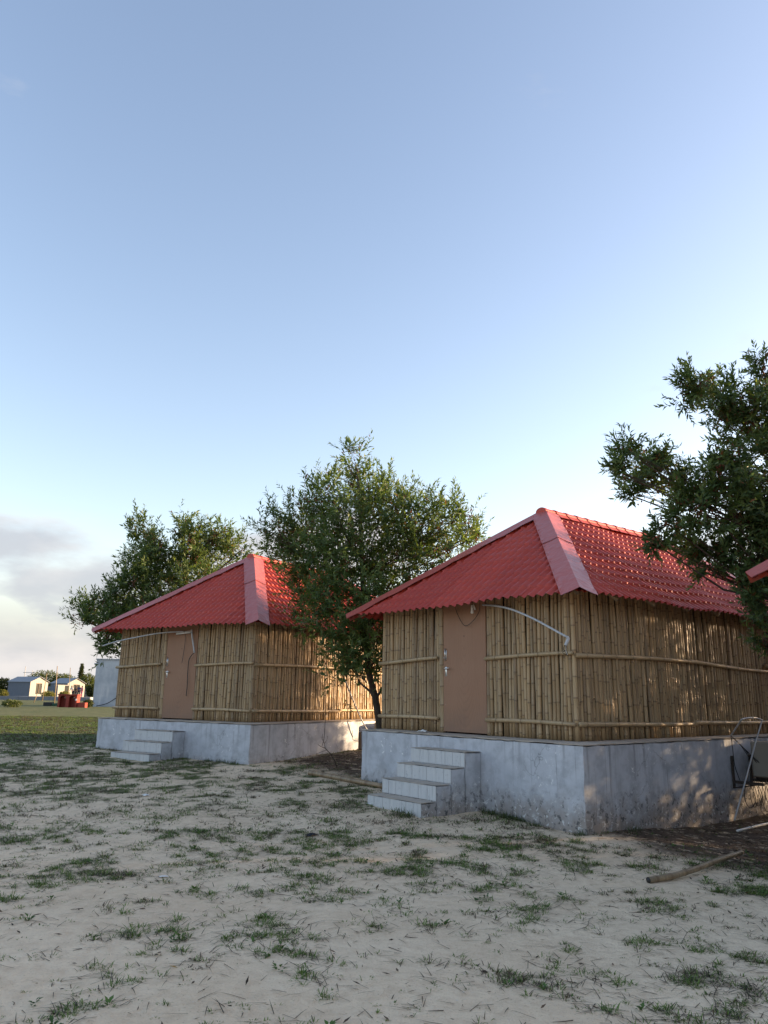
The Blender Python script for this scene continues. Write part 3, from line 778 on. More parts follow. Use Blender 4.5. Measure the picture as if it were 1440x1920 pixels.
    if seeds > 0:                                   # brown cone clusters
        mb = MB()
        for (c, rad, *_) in clumps:
            for _ in range(int(seeds * 26 * rad)):
                q = Vector((rp.gauss(0, 1), rp.gauss(0, 1), rp.gauss(0, 1))).normalized() * rad * rp.uniform(.55, 1.0) + Vector(c) + inv
                for _ in range(rp.randint(7, 16)):
                    s = q + Vector((rp.gauss(0, .05), rp.gauss(0, .05), rp.gauss(0, .07))); r = rp.uniform(.010, .018)
                    mb.add([s + Vector(w) * r for w in ((1, 0, 0), (0, 1, 0), (-1, 0, 0), (0, -1, 0), (0, 0, 1.4), (0, 0, -1.4))],
                           [(0, 1, 4), (1, 2, 4), (2, 3, 4), (3, 0, 4), (1, 0, 5), (2, 1, 5), (3, 2, 5), (0, 3, 5)])
        mb.build('seed_heads', M['seed'], root)
    return root
def cl(lst, Y, seed, spread=.7):
    rg = random.Random(seed); out = []
    for (x, y, r, *w) in lst:
        Yk = Y + (w[1] if len(w) > 1 else rg.uniform(-spread, spread)); p = at(x, y, Yk); out.append((tuple(p), r / FPX * Yk, *(w[:1])))
    return out
g0 = ground_z
# middle tree
Yc = 15.0
b = at(716, 1400, Yc); trunk = [((b.x, b.y, g0(b.x, b.y) - .1), .085), (tuple(at(712, 1360, Yc)), .072), (tuple(at(704, 1310, Yc)), .066), (tuple(at(690, 1255, Yc)), .062), (tuple(at(684, 1180, Yc + .1)), .066), (tuple(at(680, 1080, Yc)), .055), (tuple(at(676, 980, Yc)), .042), (tuple(at(670, 880, Yc)), .022)]
tree('tree', 'tall leafy green tree standing between the two huts', trunk, cl([
    (660, 850, 13), (664, 880, 20), (676, 922, 36), (702, 945, 44), (722, 915, 14), (745, 945, 22), (606, 925, 18), (590, 958, 34), (560, 985, 42), (512, 1000, 28), (530, 1020, 34), (640, 985, 75), (700, 1010, 85), (770, 985, 42),
    (758, 940, 16), (808, 975, 28), (800, 1010, 60), (860, 970, 22), (882, 1010, 24), (850, 1020, 50), (600, 1045, 62), (660, 1080, 75), (740, 1080, 75), (800, 1070, 55), (590, 1110, 48), (630, 1150, 58), (690, 1160, 60), (585, 1130, 40, .8), (640, 1215, 46), (690, 1215, 45), (662, 1238, 34), (740, 1180, 50), (742, 1240, 28, .7), (555, 1040, 45)], Yc, 5),
    leaf=.125, dens=.56, seeds=.6, seed=3, up=.85, thick=.8, tones=((0.046, 0.082, 0.030), (0.098, 0.150, 0.048), (0.18, 0.235, 0.085)))
# tree behind the farther hut
Yl = 21.2
b = at(385, 1330, Yl); trunk = [((b.x, b.y, g0(b.x, b.y) - .1), .13), (tuple(at(380, 1250, Yl)), .11), (tuple(at(365, 1180, Yl)), .10), (tuple(at(350, 1110, Yl)), .08), (tuple(at(345, 1040, Yl)), .055), (tuple(at(345, 985, Yl)), .025)]
tree('tree', 'bushy tree behind the farther hut with a low bough reaching left', trunk, cl([
    (262, 996, 17), (268, 1026, 28), (292, 1024, 20), (345, 984, 14), (352, 1016, 26), (372, 1002, 16), (380, 1030, 24), (412, 1000, 12), (415, 1015, 24), (448, 1035, 20), (262, 1055, 34), (305, 1055, 32), (350, 1055, 30), (400, 1055, 36), (250, 1100, 36), (300, 1110, 46), (370, 1110, 50),
    (222, 1135, 34), (188, 1140, 24), (148, 1152, 18), (165, 1165, 18), (215, 1175, 34), (205, 1200, 20), (240, 1160, 40), (300, 1170, 50)], Yl, 8, .9),
    leaf=.15, dens=.55, seeds=.6, seed=5, up=.8, tones=((0.044, 0.078, 0.028), (0.092, 0.140, 0.044), (0.18, 0.225, 0.08)))
# right tree
Yr = 10.6
b = Vector((6.3, 11.0, 0)); trunk = [((b.x, b.y, g0(b.x, b.y) - .1), .15), ((6.25, 11.0, 1.0), .13), ((6.1, 10.95, 1.9), .12), ((6.0, 10.8, 2.9), .10), ((5.9, 10.7, 3.9), .075), ((5.9, 10.7, 4.9), .05), ((5.9, 10.7, 5.6), .02)]
tree('tree', 'dark leafy tree reaching into the picture from the right edge', trunk, cl([
    (1300, 718, 20), (1283, 740, 14), (1330, 728, 24), (1372, 745, 30), (1405, 770, 30), (1434, 690, 18), (1440, 740, 30), (1340, 775, 24), (1385, 805, 34), (1432, 815, 36), (1360, 845, 26), (1415, 870, 40),
    (1180, 848, 15), (1208, 858, 20), (1238, 868, 18), (1168, 888, 9), (1205, 893, 17), (1250, 905, 22), (1192, 932, 11), (1288, 905, 24), (1325, 900, 30), (1370, 905, 38), (1420, 930, 46), (1300, 950, 30), (1255, 985, 24), (1226, 1018, 14), (1340, 965, 36), (1395, 985, 42), (1440, 1000, 46), (1290, 1010, 24), (1335, 1035, 32), (1318, 1072, 18), (1382, 1055, 34), (1430, 1060, 36), (1405, 1110, 26), (1440, 1125, 28), (1425, 1165, 18), (1440, 1205, 20),
    (1500, 720, 60), (1500, 830, 60), (1520, 940, 70), (1520, 1050, 66), (1500, 1140, 40), (1590, 780, 70), (1610, 900, 80), (1610, 1020, 70), (1555, 670, 50)], Yr, 11, .5),
    leaf=.12, dens=1.0, nleaf=12, seeds=1.0, seed=9, thick=.5, shoot=(.16, .36), tones=((0.046, 0.080, 0.032), (0.092, 0.145, 0.052), (0.17, 0.22, 0.075)))

# unseen trees added right of the frame to block the low sun from the yard
def shade_tree_clumps(x, y, z0, z1, r, seed, n=9):
    rg = random.Random(seed); out = []
    for i in range(n):
        t = (i + .5) / n; a = i * 2.4 + rg.uniform(-.4, .4); rr = r * (0.75 if t > .75 else 1.0)
        out.append(((x + math.cos(a) * rr * .55, y + math.sin(a) * rr * .55, z0 + (z1 - z0) * t), rr * rg.uniform(.42, .58)))
    return out
for i, (x, y, h, r, lab) in enumerate(((10.6, 13.0, 4.9, 1.9, 'unseen tree added past the right edge to dapple the side of the nearer hut'),
                                       (14.2, 11.9, 5.2, 2.2, 'unseen tree added farther right, behind the hut at the right edge, to shade the sand'),
                                       (18.5, 17.2, 5.4, 2.4, 'unseen tree added farthest back on the right as a sun block'),
                                       (9.7, 18.2, 4.9, 1.75, 'unseen tree added behind the nearer hut to shade the farther side wall'))):
    z = g0(x, y); tk = [((x, y, z - .1), .12), ((x + .05, y, z + 1.2), .10), ((x, y, z + 2.4), .08), ((x, y, z + h * .8), .03)]
    tree('tree', lab, tk, shade_tree_clumps(x, y, z + (1.9 if i == 0 else .6), z + h, r, 40 + i, 9 if i == 0 else 12), leaf=.14, nleaf=9, dens=.34 if i == 0 else .62, seed=50 + i, group='unseen trees added past the right edge for shade')  # first added crown is high and thin, letting sun patches reach the plinth

# ------------------------------------------------------------------ fittings on and around the huts
def cable(name, pts, r, mat, label=None, cat=None, group=None, smooth=True, n=6, sub=6):
    pts = [Vector(p) for p in pts]; P = []
    for i in range(len(pts) - 1):
        p0, p1, p2, p3 = pts[max(i - 1, 0)], pts[i], pts[i + 1], pts[min(i + 2, len(pts) - 1)]
        for k in range(sub):
            t = k / sub
            P.append(.5 * ((2 * p1) + (p2 - p0) * t + (2 * p0 - 5 * p1 + 4 * p2 - p3) * t * t + (3 * p1 - p0 - 3 * p2 + p3) * t ** 3))
    P.append(pts[-1]); base = P[0].copy()
    o = MB().tube([p - base for p in P], r, n).build(name, M[mat], None, True); o.location = base
    return tag(o, label, cat, group)
def cable_in(name, pts, r, mat, parent, base, n=6, sub=5):
    o = cable(name, pts, r, mat, n=n, sub=sub); o.location = o.location - Vector(base); o.parent = parent; return o

def ac_unit(q, label, seed):
    """outdoor air-conditioner on two wall brackets, long side along the plinth"""
    rz = -q['yaw']; root = empty('air_conditioner', HL(q, 0, 3.58, -.62), rz, label, 'air conditioner', 'air conditioners on the plinth sides')
    Y0 = 3.58
    for v in (3.58, 4.13):
        v -= Y0; mb = MB()
        mb.box((0.003, v - .022, -.10), (.028, v + .022, .36), .003)
        mb.box((0.029, v - .02, -.03), (.46, v + .02, .012), .003)
        mb.tube([(0.03, v, -.09), (.34, v, -.028)], .010, 6)
        for k in range(7): mb.tube([(.028, v, -.07 + k * .06), (.033, v, -.07 + k * .06)], .009, 6)
        mb.build('bracket', M['rust'], root)
    b = MB().box((.12, .38, .05), (.43, 1.16, .56), .02).build('casing', M['ac'], root)
    for y_ in (.46, .98): MB().box((.13, y_, .016), (.42, y_ + .08, .049)).build('foot', M['rust'], root)
    mb = MB()
    for k in range(9):
        r = .03 + k * .022; mb.tube([(.438, .70 + r * math.cos(t), .30 + r * math.sin(t)) for t in [i * math.pi / 12 for i in range(25)]], .004, 4, False)
    mb.build('fan_guard', M['black_and_shade'], b)
    return root
ac_unit(HUT_R, 'cream air conditioner on rusty brackets at the right edge, on the nearer plinth', 1)
ac_unit(HUT_L, 'air conditioner on a black bracket, half hidden behind the nearer plinth', 2)

def side_frame(q, label, ground_pipe, seed):
    rg = random.Random(seed); z0 = q['z']
    A = HL(q, .35, 2.845, -1.08) if ground_pipe else HL(q, .30, 3.7, -.45)
    root = empty('cable_tangle' if ground_pipe else 'leaning_pipe', A, 0, label, 'cables' if ground_pipe else 'pipe')
    f = lambda x, y, z: HL(q, x, y, z)
    if ground_pipe:
        cable_in('upright_pipe', [f(.35, 2.845, -1.06), f(.35, 3.13, -.72), f(.35, 3.41, -.38), f(.35, 3.66, -.07), f(.35, 3.94, .26)], .011, 'pvc', root, A, 8)
        cable_in('upper_pipe', [f(.35, 3.94, .26), f(.35, 3.72, .295), f(.34, 3.48, .29), f(.34, 3.33, .275)], .012, 'pvc', root, A, 8)
        cable_in('stay_pipe', [f(.34, 3.33, .275), f(.20, 3.42, .15), f(.06, 3.52, .03)], .012, 'pvc', root, A, 8)
        s = f(.06, 3.52, .03)
        for k in range(6):
            m = f(.12 + .02 * k, 3.66 + .05 * k, -.10 - .045 * k); e = f(.10 + .03 * k, 4.05 + .05 * rg.random(), -.36 - .08 * rg.random())
            cable_in('cable', [s, m, e], .005, 'rubber', root, A, 5)
        cable_in('cable', [s, f(.06, 3.54, -.15), f(.06, 3.56, -.40), f(.07, 3.66, -.62)], .006, 'rubber', root, A, 5)
        for k in range(9):
            a = rg.uniform(.07, .15); c = (.20 + .03 * k, 3.62 + .06 * k, -.86 + .05 * rg.uniform(-1, 1)); h = rg.uniform(.16, .25)
            cable_in('cable', [f(c[0], c[1] - .02, -.60), f(c[0], c[1] - a, c[2] + .05), f(c[0] + .02, c[1] - a * .3, c[2] - h * .5), f(c[0] + .03, c[1] + a, c[2]), f(c[0], c[1] + .04, -.62)], .0045, 'rubber', root, A, 5)
        cable_in('cable', [f(.3, 3.66, -.62), f(.34, 3.70, -.85), f(.36, 3.62, -1.0), f(.4, 3.85, -1.12), f(.42, 4.15, -1.10), f(.36, 4.15, -.85), f(.3, 3.95, -.62)], .005, 'rubber', root, A, 5)
    else:
        cable_in('upright_pipe', [f(.30, 3.62, -.30), f(.24, 3.42, -.12), f(.16, 3.10, .38), f(.10, 2.78, .92), f(.08, 2.60, 1.25)], .014, 'pvc', root, A, 8)
        cable_in('cable', [f(.10, 3.40, -.2), f(.2, 3.50, -.32), f(.25, 3.62, -.38), f(.1, 3.75, -.45)], .006, 'rubber', root, A, 5)
        cable_in('cable', [f(.06, 3.40, -.60), f(.16, 3.5, -.72), f(.2, 3.65, -.60)], .006, 'rubber', root, A, 5)
    return root
side_frame(HUT_R, 'bent grey pipe and tangled black cables beside the air conditioner at right', True, 3)
side_frame(HUT_L, 'thin grey pipe leaning on the side wall of the farther hut', False, 4)
p0, p1 = on_side(HUT_R, 1381, 1546, .45), on_side(HUT_R, 1475, 1524, .45)
p0.z = g0(p0.x, p0.y) + .02; p1.z = g0(p1.x, p1.y) + .03
cable('pipe', [p0, p0.lerp(p1, .5) + Vector((0, 0, .01)), p1], .017, 'white', 'white plastic pipe lying on the ground under the cables at right', 'pipe', n=8)

# conduits and lamps at the fronts
def fr(q, px, py, y): return on_front(q, px, py, y)
pts = [fr(HUT_R, 905, 1134, .36), fr(HUT_R, 930, 1136, .25), fr(HUT_R, 960, 1143, .15), fr(HUT_R, 1000, 1160, .08), fr(HUT_R, 1035, 1179, .03), fr(HUT_R, 1062, 1194, .0)]
rt = empty('conduit_pipe', pts[0], 0, 'bowed grey conduit pipe sticking out from the eave right of the nearer door', 'pipe', 'bowed conduit pipes under the eaves')
cable_in('pipe', pts, .015, 'pvc', rt, pts[0], 8)
e = pts[-1]; cable_in('elbow', [e, e + Vector((.02, 0, -.02)), e + Vector((.005, -.01, -.06)), e + Vector((-.02, -.01, -.11))], .021, 'pvc', rt, pts[0], 8)
for k in range(4):
    d = e + Vector((-.02, -.01, -.10)); cable_in('wire', [d, d + Vector((rnd(-.03, .02), 0, -.05)), d + Vector((rnd(-.04, .03), 0, -.10)), d + Vector((rnd(-.02, .03), 0, -rnd(.12, .17)))], .004, 'rubber' if k else 'white', rt, pts[0], 5)
pts = [fr(HUT_L, 345, 1184, .36), fr(HUT_L, 300, 1187, .22), fr(HUT_L, 250, 1196, .10), fr(HUT_L, 215, 1204, .0), fr(HUT_L, 193, 1211, -.05)]
rt = empty('conduit_pipe', pts[0], 0, 'bowed grey conduit pipe sticking out left under the farther eave', 'pipe', 'bowed conduit pipes under the eaves')
cable_in('pipe', pts, .015, 'pvc', rt, pts[0], 8)
# bulb holder over the nearer door
b0 = fr(HUT_R, 885, 1136, .34); rt = empty('lamp_holder', b0, 0, 'white bulb holder hanging over the nearer door', 'lamp')
cable_in('cord', [b0 + Vector((0, 0, .12)), b0 + Vector((.005, 0, .05)), b0], .004, 'rubber', rt, b0, 5)
MB().tube([(0, 0, .01), (0, 0, -.03), (.003, 0, -.06), (.003, 0, -.10), (.003, 0, -.115)], [.016, .020, .020, .026, .02], 10).build('holder', M['white'], rt, True)
MB().tube([(.02, .01, .02), (.035, .01, -.02), (.05, .01, -.06)], [.012, .013, .011], 8).build('connector', M['white'], rt, True)
cable('cable', [fr(HUT_R, 853, 1135, .37), fr(HUT_R, 858, 1152, .37), fr(HUT_R, 871, 1173, .37), fr(HUT_R, 886, 1165, .37), fr(HUT_R, 898, 1147, .37), fr(HUT_R, 900, 1130, .37)], .0045, 'rubber', 'thin black cable looping down over the top of the nearer door', 'cable', n=5)
# farther door: tube lamp, drooping conduit, cables
a, b = fr(HUT_L, 331, 1188.5, .36), fr(HUT_L, 357, 1185.5, .36); rt = empty('tube_lamp', a, 0, 'short white tube lamp over the farther door', 'lamp')
MB().tube([(0, 0, 0), b - a], .018, 8).build('tube', M['white'], rt, True); MB().tube([Vector((0, .03, .02)), b - a + Vector((0, .03, .02))], .02, 4).build('batten', M['white'], rt)
cable('conduit_pipe', [fr(HUT_L, 359, 1180, .36), fr(HUT_L, 360.5, 1195, .36), fr(HUT_L, 363, 1212, .36), fr(HUT_L, 364.5, 1224, .36)], .017, 'pvc', 'short grey conduit hanging down over the farther door', 'pipe', n=8)
cable('cable', [fr(HUT_L, 364.5, 1223, .36), fr(HUT_L, 359, 1229, .36), fr(HUT_L, 354, 1239, .37), fr(HUT_L, 352, 1262, .38), fr(HUT_L, 351, 1285, .38), fr(HUT_L, 349, 1305, .38)], .008, 'rubber', 'long black cable hanging down the middle of the farther door', 'cable', n=5)
cable('cable', [fr(HUT_L, 348, 1186, .37), fr(HUT_L, 347, 1205, .38), fr(HUT_L, 344, 1225, .38), fr(HUT_L, 341, 1243, .38)], .005, 'rubber', 'short thin black cable at the top of the farther door', 'cable', n=5)
cable('cable', [on_side(HUT_L, 613, 1240, .05), on_side(HUT_L, 611, 1300, .05), on_side(HUT_L, 610, 1345, .06), on_side(HUT_L, 608, 1380, .10), on_side(HUT_L, 604, 1398, .25)], .006, 'rubber', 'black cable hanging down the side wall of the farther hut', 'cable', n=5)
# white rag on the ledge
def rag(name, loc, s, mat, label, cat, seed, flat=.5):
    rg = np.random.RandomState(seed); n = 9; V = []; 
    for i in range(n):
        for j in range(n):
            u, v = i / (n - 1) - .5, j / (n - 1) - .5; h = max(0, .45 - (u * u + v * v)) * flat
            V.append((u * s * (1 + rg.uniform(-.2, .2)), v * s * .6 * (1 + rg.uniform(-.25, .25)), .006 + s * (h * rg.uniform(.3, 1.2))))
    F = [(i * n + j, i * n + j + 1, (i + 1) * n + j + 1, (i + 1) * n + j) for i in range(n - 1) for j in range(n - 1)]
    o = MB().add(V, F).build(name, M[mat], None, True); o.location = loc; o.rotation_euler = (0, 0, rg.uniform(0, 3)); return tag(o, label, cat)
p = fr(HUT_R, 793, 1370, .22); rag('rag', (p.x, p.y, HUT_R['z']), .16, 'white', 'crumpled white rag on the ledge left of the nearer door', 'rag', 5)
for (px, py, s, mt, lab, cat, sd_) in ((273, 1492, .14, 'white', 'white paper scrap on the grass in front of the farther hut', 'litter', 6), (692, 1508, .09, 'white', 'small white scrap beside the bottom step of the nearer hut', 'litter', 7), (306, 1645, .07, 'white', 'tiny pale scrap on the open sand at left', 'litter', 8), (583, 1567, .16, 'rubber', 'black rubber scrap on the sand left of the nearer steps', 'litter', 9)):
    g_ = on_ground(px, py); rag('scrap', g_, s, mt, lab, cat, sd_, .35)

# bamboo poles lying on the ground
def ground_pole(pxs, r, label, seed, lift=0.0):
    gp = [on_ground(*p) for p in pxs]; base = gp[0].copy(); rg = random.Random(seed); pts = []; rad = []; mk = []
    tot = 40
    for i in range(tot + 1):
        t = i / tot * (len(gp) - 1); k = min(int(t), len(gp) - 2); q = gp[k].lerp(gp[k + 1], t - k) + Vector((0, 0, r * .85 + lift * i / tot))
        node = i % 6 == 3; pts.append(q - base); rad.append(r * (1.10 if node else 1) * (1 - .15 * i / tot)); mk.append(1 if node else 0)
    root = empty('bamboo_pole', base, 0, label, 'bamboo pole', 'bamboo poles lying on the ground')
    MB().tube(pts, rad, 10, False, mk).build('pole', M['bamboo_old'], root, True)
    d = (pts[1] - pts[0]).normalized()
    MB().tube([pts[0] - d * .001, pts[0] + d * .10], [r * .8, r * .78], 10).build('end_shade_plug', M['black_and_shade'], root, True)  # solid dark plug, painted as the shade inside the open end
ground_pole([(1216, 1656), (1262, 1651), (1305, 1640), (1345, 1626), (1392, 1612)], .028, 'thick crooked bamboo pole lying on the sand at lower right', 1, .05)
ground_pole([(580, 1453), (620, 1460), (660, 1468), (722, 1480)], .045, 'long weathered bamboo pole lying left of the nearer plinth', 2)
# bare sapling between the huts
b = on_ground(632, 1440); rt = empty('bare_sapling', b, 0, 'bare twiggy sapling in front of the side wall of the farther hut', 'sapling')
Q = lambda px, py, dy=0: at(px, py, b.y + dy) - b
for nm, pp, r in (('stem', [(632, 1440), (628, 1427), (620, 1414), (610, 1403), (607, 1391)], .011), ('branch', [(610, 1403), (602, 1400), (596, 1396)], .006), ('branch', [(613, 1406), (602, 1410), (592, 1414)], .004), ('branch', [(607, 1392), (604, 1385), (605, 1376)], .005), ('branch', [(620, 1414), (628, 1416), (640, 1417)], .005), ('branch', [(608, 1394), (613, 1388), (614, 1380)], .004)):
    MB().tube([Q(x, y, k * .04) for k, (x, y) in enumerate(pp)], [r * (1 - .15 * k) for k in range(len(pp))], 5).build(nm, M['bark'], rt, True)

# ------------------------------------------------------------------ far left background
def fx(px, Y): return at(px, 1310, Y).x
FZ = 0.45
M['cabin_grey'] = simple('grey_canvas', (0.15, 0.165, 0.20), 0.8, 0.2, 0, .12, 2); M['cabin_roof'] = simple('pale_sheet_roof', (0.25, 0.265, 0.29), 0.7, 0.3, 0, .1, 2)
M['cream'] = simple('cream_boards', (0.34, 0.325, 0.30), 0.7, 0.3, 0, .12, 3); M['glass'] = simple('dark_pane', (0.02, 0.025, 0.025), 0.1, 0.5)
M['slab'] = simple('pale_cement', (0.45, 0.43, 0.40), 0.85, 0.2, 0, .15, 1.5); M['lowwall'] = simple('grey_cement', (0.20, 0.21, 0.23), 0.85, 0.2, 0, .2, 1.5)
M['red_paint'] = simple('red_oxide_paint', (0.26, 0.045, 0.030), 0.6, 0.3, 0, .2, 5); M['white_paint'] = simple('white_paint', (0.75, 0.75, 0.73), 0.6)
def mat_block():
    m = Mat('whitewashed_block', 0.85, 0.2); v = m.obj(); n = m.noise(v, .8, 7, .65); P = m.sep(v)
    c = m.mix(m.rng(n, .35, .7), (0.36, 0.40, 0.45), (0.52, 0.55, 0.58)); c = m.mix(m.rng(m.noise(m.obj((3, 3, .5)), 1, 5), .5, .7, 0, .5), c, (0.62, 0.63, 0.63))
    c = m.mix(m.rng(m.noise(v, 3, 6, .7), .6, .7, 0, .7), c, (0.22, 0.24, 0.26)); c = m.mix(m.rng(P['Z'], 3.2, 3.55, 0, .5), c, (0.33, 0.34, 0.35)); m.color(c); return m.m
M['block'] = mat_block()
def cabin(px, Y, label, a, W=3.0, Ln=5.0, H=2.2, HR=2.85, porch=False):
    x = fx(px, Y); root = empty('cabin', (x, Y, FZ + .12), a, label, 'cabin', 'gabled cabins far off on the left')
    # local: gable front faces -y, corner (left end of the gable) at origin, length runs back +y
    MB().box((-.02, 0, 0), (.03, Ln, H)).build('side_wall', M['cabin_grey'], root); MB().box((W - .03, 0, 0), (W + .02, Ln, H)).build('side_wall', M['cabin_grey'], root)
    MB().add([(0.04, Ln, 0), (W - .04, Ln, 0), (W - .04, Ln, H), (W / 2, Ln, HR), (.04, Ln, H), (0.04, Ln - .05, 0), (W - .04, Ln - .05, 0), (W - .04, Ln - .05, H), (W / 2, Ln - .05, HR), (.04, Ln - .05, H)], [(0, 1, 2, 3, 4), (9, 8, 7, 6, 5), (0, 5, 6, 1), (1, 6, 7, 2), (2, 7, 8, 3), (3, 8, 9, 4), (4, 9, 5, 0)]).build('rear_wall', M['cabin_grey'], root)
    n = 9                                            # gable of upright boards with an opening in the middle
    for i in range(n):
        x0, x1 = W * i / n + .006, W * (i + 1) / n - .006; top = lambda q: H + (HR - H) * (1 - abs(q - W / 2) / (W / 2)) - .02
        xm = (x0 + x1) / 2; inop = abs(xm - W * .5) < W * .2
        z0 = 1.95 if inop else 0.0
        vs_ = [(x0, -.03, z0), (x1, -.03, z0), (x1, -.03, top(x1)), (x0, -.03, top(x0)), (x0, .03, z0), (x1, .03, z0), (x1, .03, top(x1)), (x0, .03, top(x0))]
        MB().add(vs_, [(0, 1, 2, 3), (7, 6, 5, 4), (0, 4, 5, 1), (1, 5, 6, 2), (2, 6, 7, 3), (3, 7, 4, 0)]).build('gable_board', M['cream'], root)
        if inop: MB().box((x0, -.03, 0), (x1, .03, .45)).build('gable_board', M['cream'], root)
    wn = MB().box((W * .33, .035, .45), (W * .67, .05, 1.95)).build('window', M['glass'], root)
    MB().box((W * .33, -.045, 1.90), (W * .67, -.032, 1.98)).box((W * .49, -.03, .46), (W * .51, .03, 1.89)).build('window_frame', M['frame_wood'], wn)
    for sg in (-1, 1):
        xe = W / 2 + sg * (W / 2 + .15); ze = H - .07
        MB().add([(W / 2, -.25, HR + .02), (xe, -.25, ze), (xe, Ln + .15, ze), (W / 2, Ln + .15, HR + .02), (W / 2, -.25, HR + .07), (xe, -.25, ze + .05), (xe, Ln + .15, ze + .05), (W / 2, Ln + .15, HR + .07)], [(0, 1, 2, 3), (7, 6, 5, 4), (0, 4, 5, 1), (1, 5, 6, 2), (2, 6, 7, 3)]).build('roof', M['cabin_roof'], root)
    if porch:
        MB().box((-2.1, -.6, 0), (-.9, -.5, 1.75)).build('screen_panel', M['cream'], root); MB().box((-.85, -.45, 0), (-.05, -.38, 1.75)).build('door', M['glass'], root)
        MB().box((-2.2, -.62, 1.76), (.0, .3, 1.86)).build('porch_roof', M['cream'], root)
    return root
cabin(53.5, 112, 'left one of the two far cabins, grey side wall and cream gable', R_(63), 3.0, 4.6, 2.2, 2.85)
cabin(124, 124, 'right one of the two far cabins, with a cream screen beside its gable', R_(58), 3.2, 4.2, 2.15, 2.9, True)
def boxthing(name, x0, x1, Y, z0, z1, depth, mat, label, cat, n=1, part='panel', group=None):
    X0, X1 = fx(x0, Y), fx(x1, Y); root = empty(name, ((X0 + X1) / 2, Y, z0), 0, label, cat, group); w = (X1 - X0) / n
    for i in range(n):
        MB().box((X0 - (X0 + X1) / 2 + w * i + .01, -depth / 2, 0), (X0 - (X0 + X1) / 2 + w * (i + 1) - .01, depth / 2, z1 - z0), .01).build(part, M[mat], root)
    return root
boxthing('fence', 79, 102, 128, FZ, FZ + 1.75, .12, 'lowwall', 'grey panel fence between the two far cabins', 'fence', 3)
boxthing('fence', 152, 185, 128, FZ, FZ + 1.5, .12, 'lowwall', 'grey panel fence right of the far cabins', 'fence', 3)
w = boxthing('low_wall', -60, 170, 92, FZ - .1, FZ + .42, .4, 'lowwall', 'long low grey wall in front of the far cabins', 'wall', 12)
boxthing('platform', 14, 175, 103, FZ - .1, FZ + .32, 9.0, 'slab', 'pale cement platform under the far cabins', 'platform', 6, 'slab')
# block building
X0 = fx(174, 60); root = empty('block_building', (X0, 60, FZ), 0, 'pale whitewashed block building behind the farther hut', 'building')
MB().box((0, 0, -.2), (4.2, 3.5, 3.50), .03).build('wall', M['block'], root); MB().box((-.05, -.05, 3.5), (4.25, 3.55, 3.58), .01).build('parapet', M['block'], root)
MB().tube([(0.05, .4, 3.18), (-.28, .4, 3.20)], .06, 8).build('spout', M['pvc'], root, True)
cable('cable', [(X0 + .4, 59.8, FZ + .05), (X0 + 1.2, 59.8, FZ + .25), (X0 + 2.0, 59.85, FZ + .75), (X0 + 2.6, 59.9, FZ + .9)], .03, 'rubber', 'thick black cable at the foot of the block building', 'cable', n=5)
# thin poles
for (xa, ya, xb, yb, Y, r, lab) in ((80, 1306, 88, 1262, 88, .05, 'leaning wooden pole right of the left far cabin'), (102, 1317, 107.5, 1249, 66, .045, 'tallest thin pole left of the red booth'), (127, 1312, 132, 1252, 84, .04, 'thin pole rising behind the red booth'), (63, 1315, 70, 1300, 74, .04, 'short leaning stick on the far lawn')):
    a, b = at(xa, ya, Y), at(xb, yb, Y); a.z = FZ - .05; o = MB().tube([(0, 0, 0), (b - a) * .5 + Vector((.02, 0, 0)), b - a], [r, r * .9, r * .7], 6).build('pole', M['bamboo_old'], None, True); o.location = a; tag(o, lab, 'pole', 'thin poles on the far lawn')
x = fx(41, 170); root = empty('power_pole', (x, 170, FZ), 0, 'far power pole with a crossarm above the left cabin', 'power pole')
for dx in (0, 1.6): MB().tube([(dx, 0, 0), (dx, 0, 6.1 if dx == 0 else 5.3)], [.09, .07], 6).build('mast', M['pvc'], root)
MB().box((-.4, -.05, 4.75), (2.2, .05, 4.86)).build('crossarm', M['pvc'], root)
# red booth with two arched niches
x = fx(109, 56); root = empty('red_booth', (x, 56, FZ - .02), R_(-6), 'red painted booth with two arched niches on the far lawn', 'booth')
W = 1.42; H = .92
body = MB().box((0, .36, 0), (W, .42, H - .06)).box((0, .05, 0), (.05, .359, H - .06)).box((W - .05, .05, 0), (W, .359, H - .06)).box((.68, .05, 0), (.74, .359, H - .06)).build('back_panel', M['red_paint'], root)
for (a, b) in ((0, .13), (.60, .82), (1.29, W)): MB().box((a, -.03, 0), (b, .048, H - .06), .008).build('post', M['red_paint'], root)
MB().box((-.04, -.07, H - .058), (W + .04, .46, H + .0), .01).build('top', M['red_paint'], root)
for c in (.365, 1.055):
    vs_ = []; n = 10; rr = .235
    for y in (-.025, .045):
        for i in range(n + 1):
            th = math.pi * i / n; vs_ += [(c - rr * math.cos(th), y, H - .30 + rr * .85 * math.sin(th)), (c - rr * math.cos(th), y, H - .06)]
    k = 2 * (n + 1); fs = [(2 * i, 2 * i + 1, 2 * i + 3, 2 * i + 2) for i in range(n)] + [(k + 2 * i, k + 2 * i + 2, k + 2 * i + 3, k + 2 * i + 1) for i in range(n)] + [(2 * i, 2 * i + 2, k + 2 * i + 2, k + 2 * i) for i in range(n)]
    MB().add(vs_, fs).build('arch', M['red_paint'], root)
    MB().tube([(c, .30, H - .27), (c, .30, H - .22), (c, .30, H - .16)], [.07, .05, .01], 8).build('emblem', M['white_paint'], root)
MB().box((W + .05, .0, 0), (W + .62, .40, .36), .02).build('bench', M['red_paint'], root)
MB().tube([(1.36, -.034, .55), (1.36, -.05, .55)], .07, 10).build('disc', M['white_paint'], root)
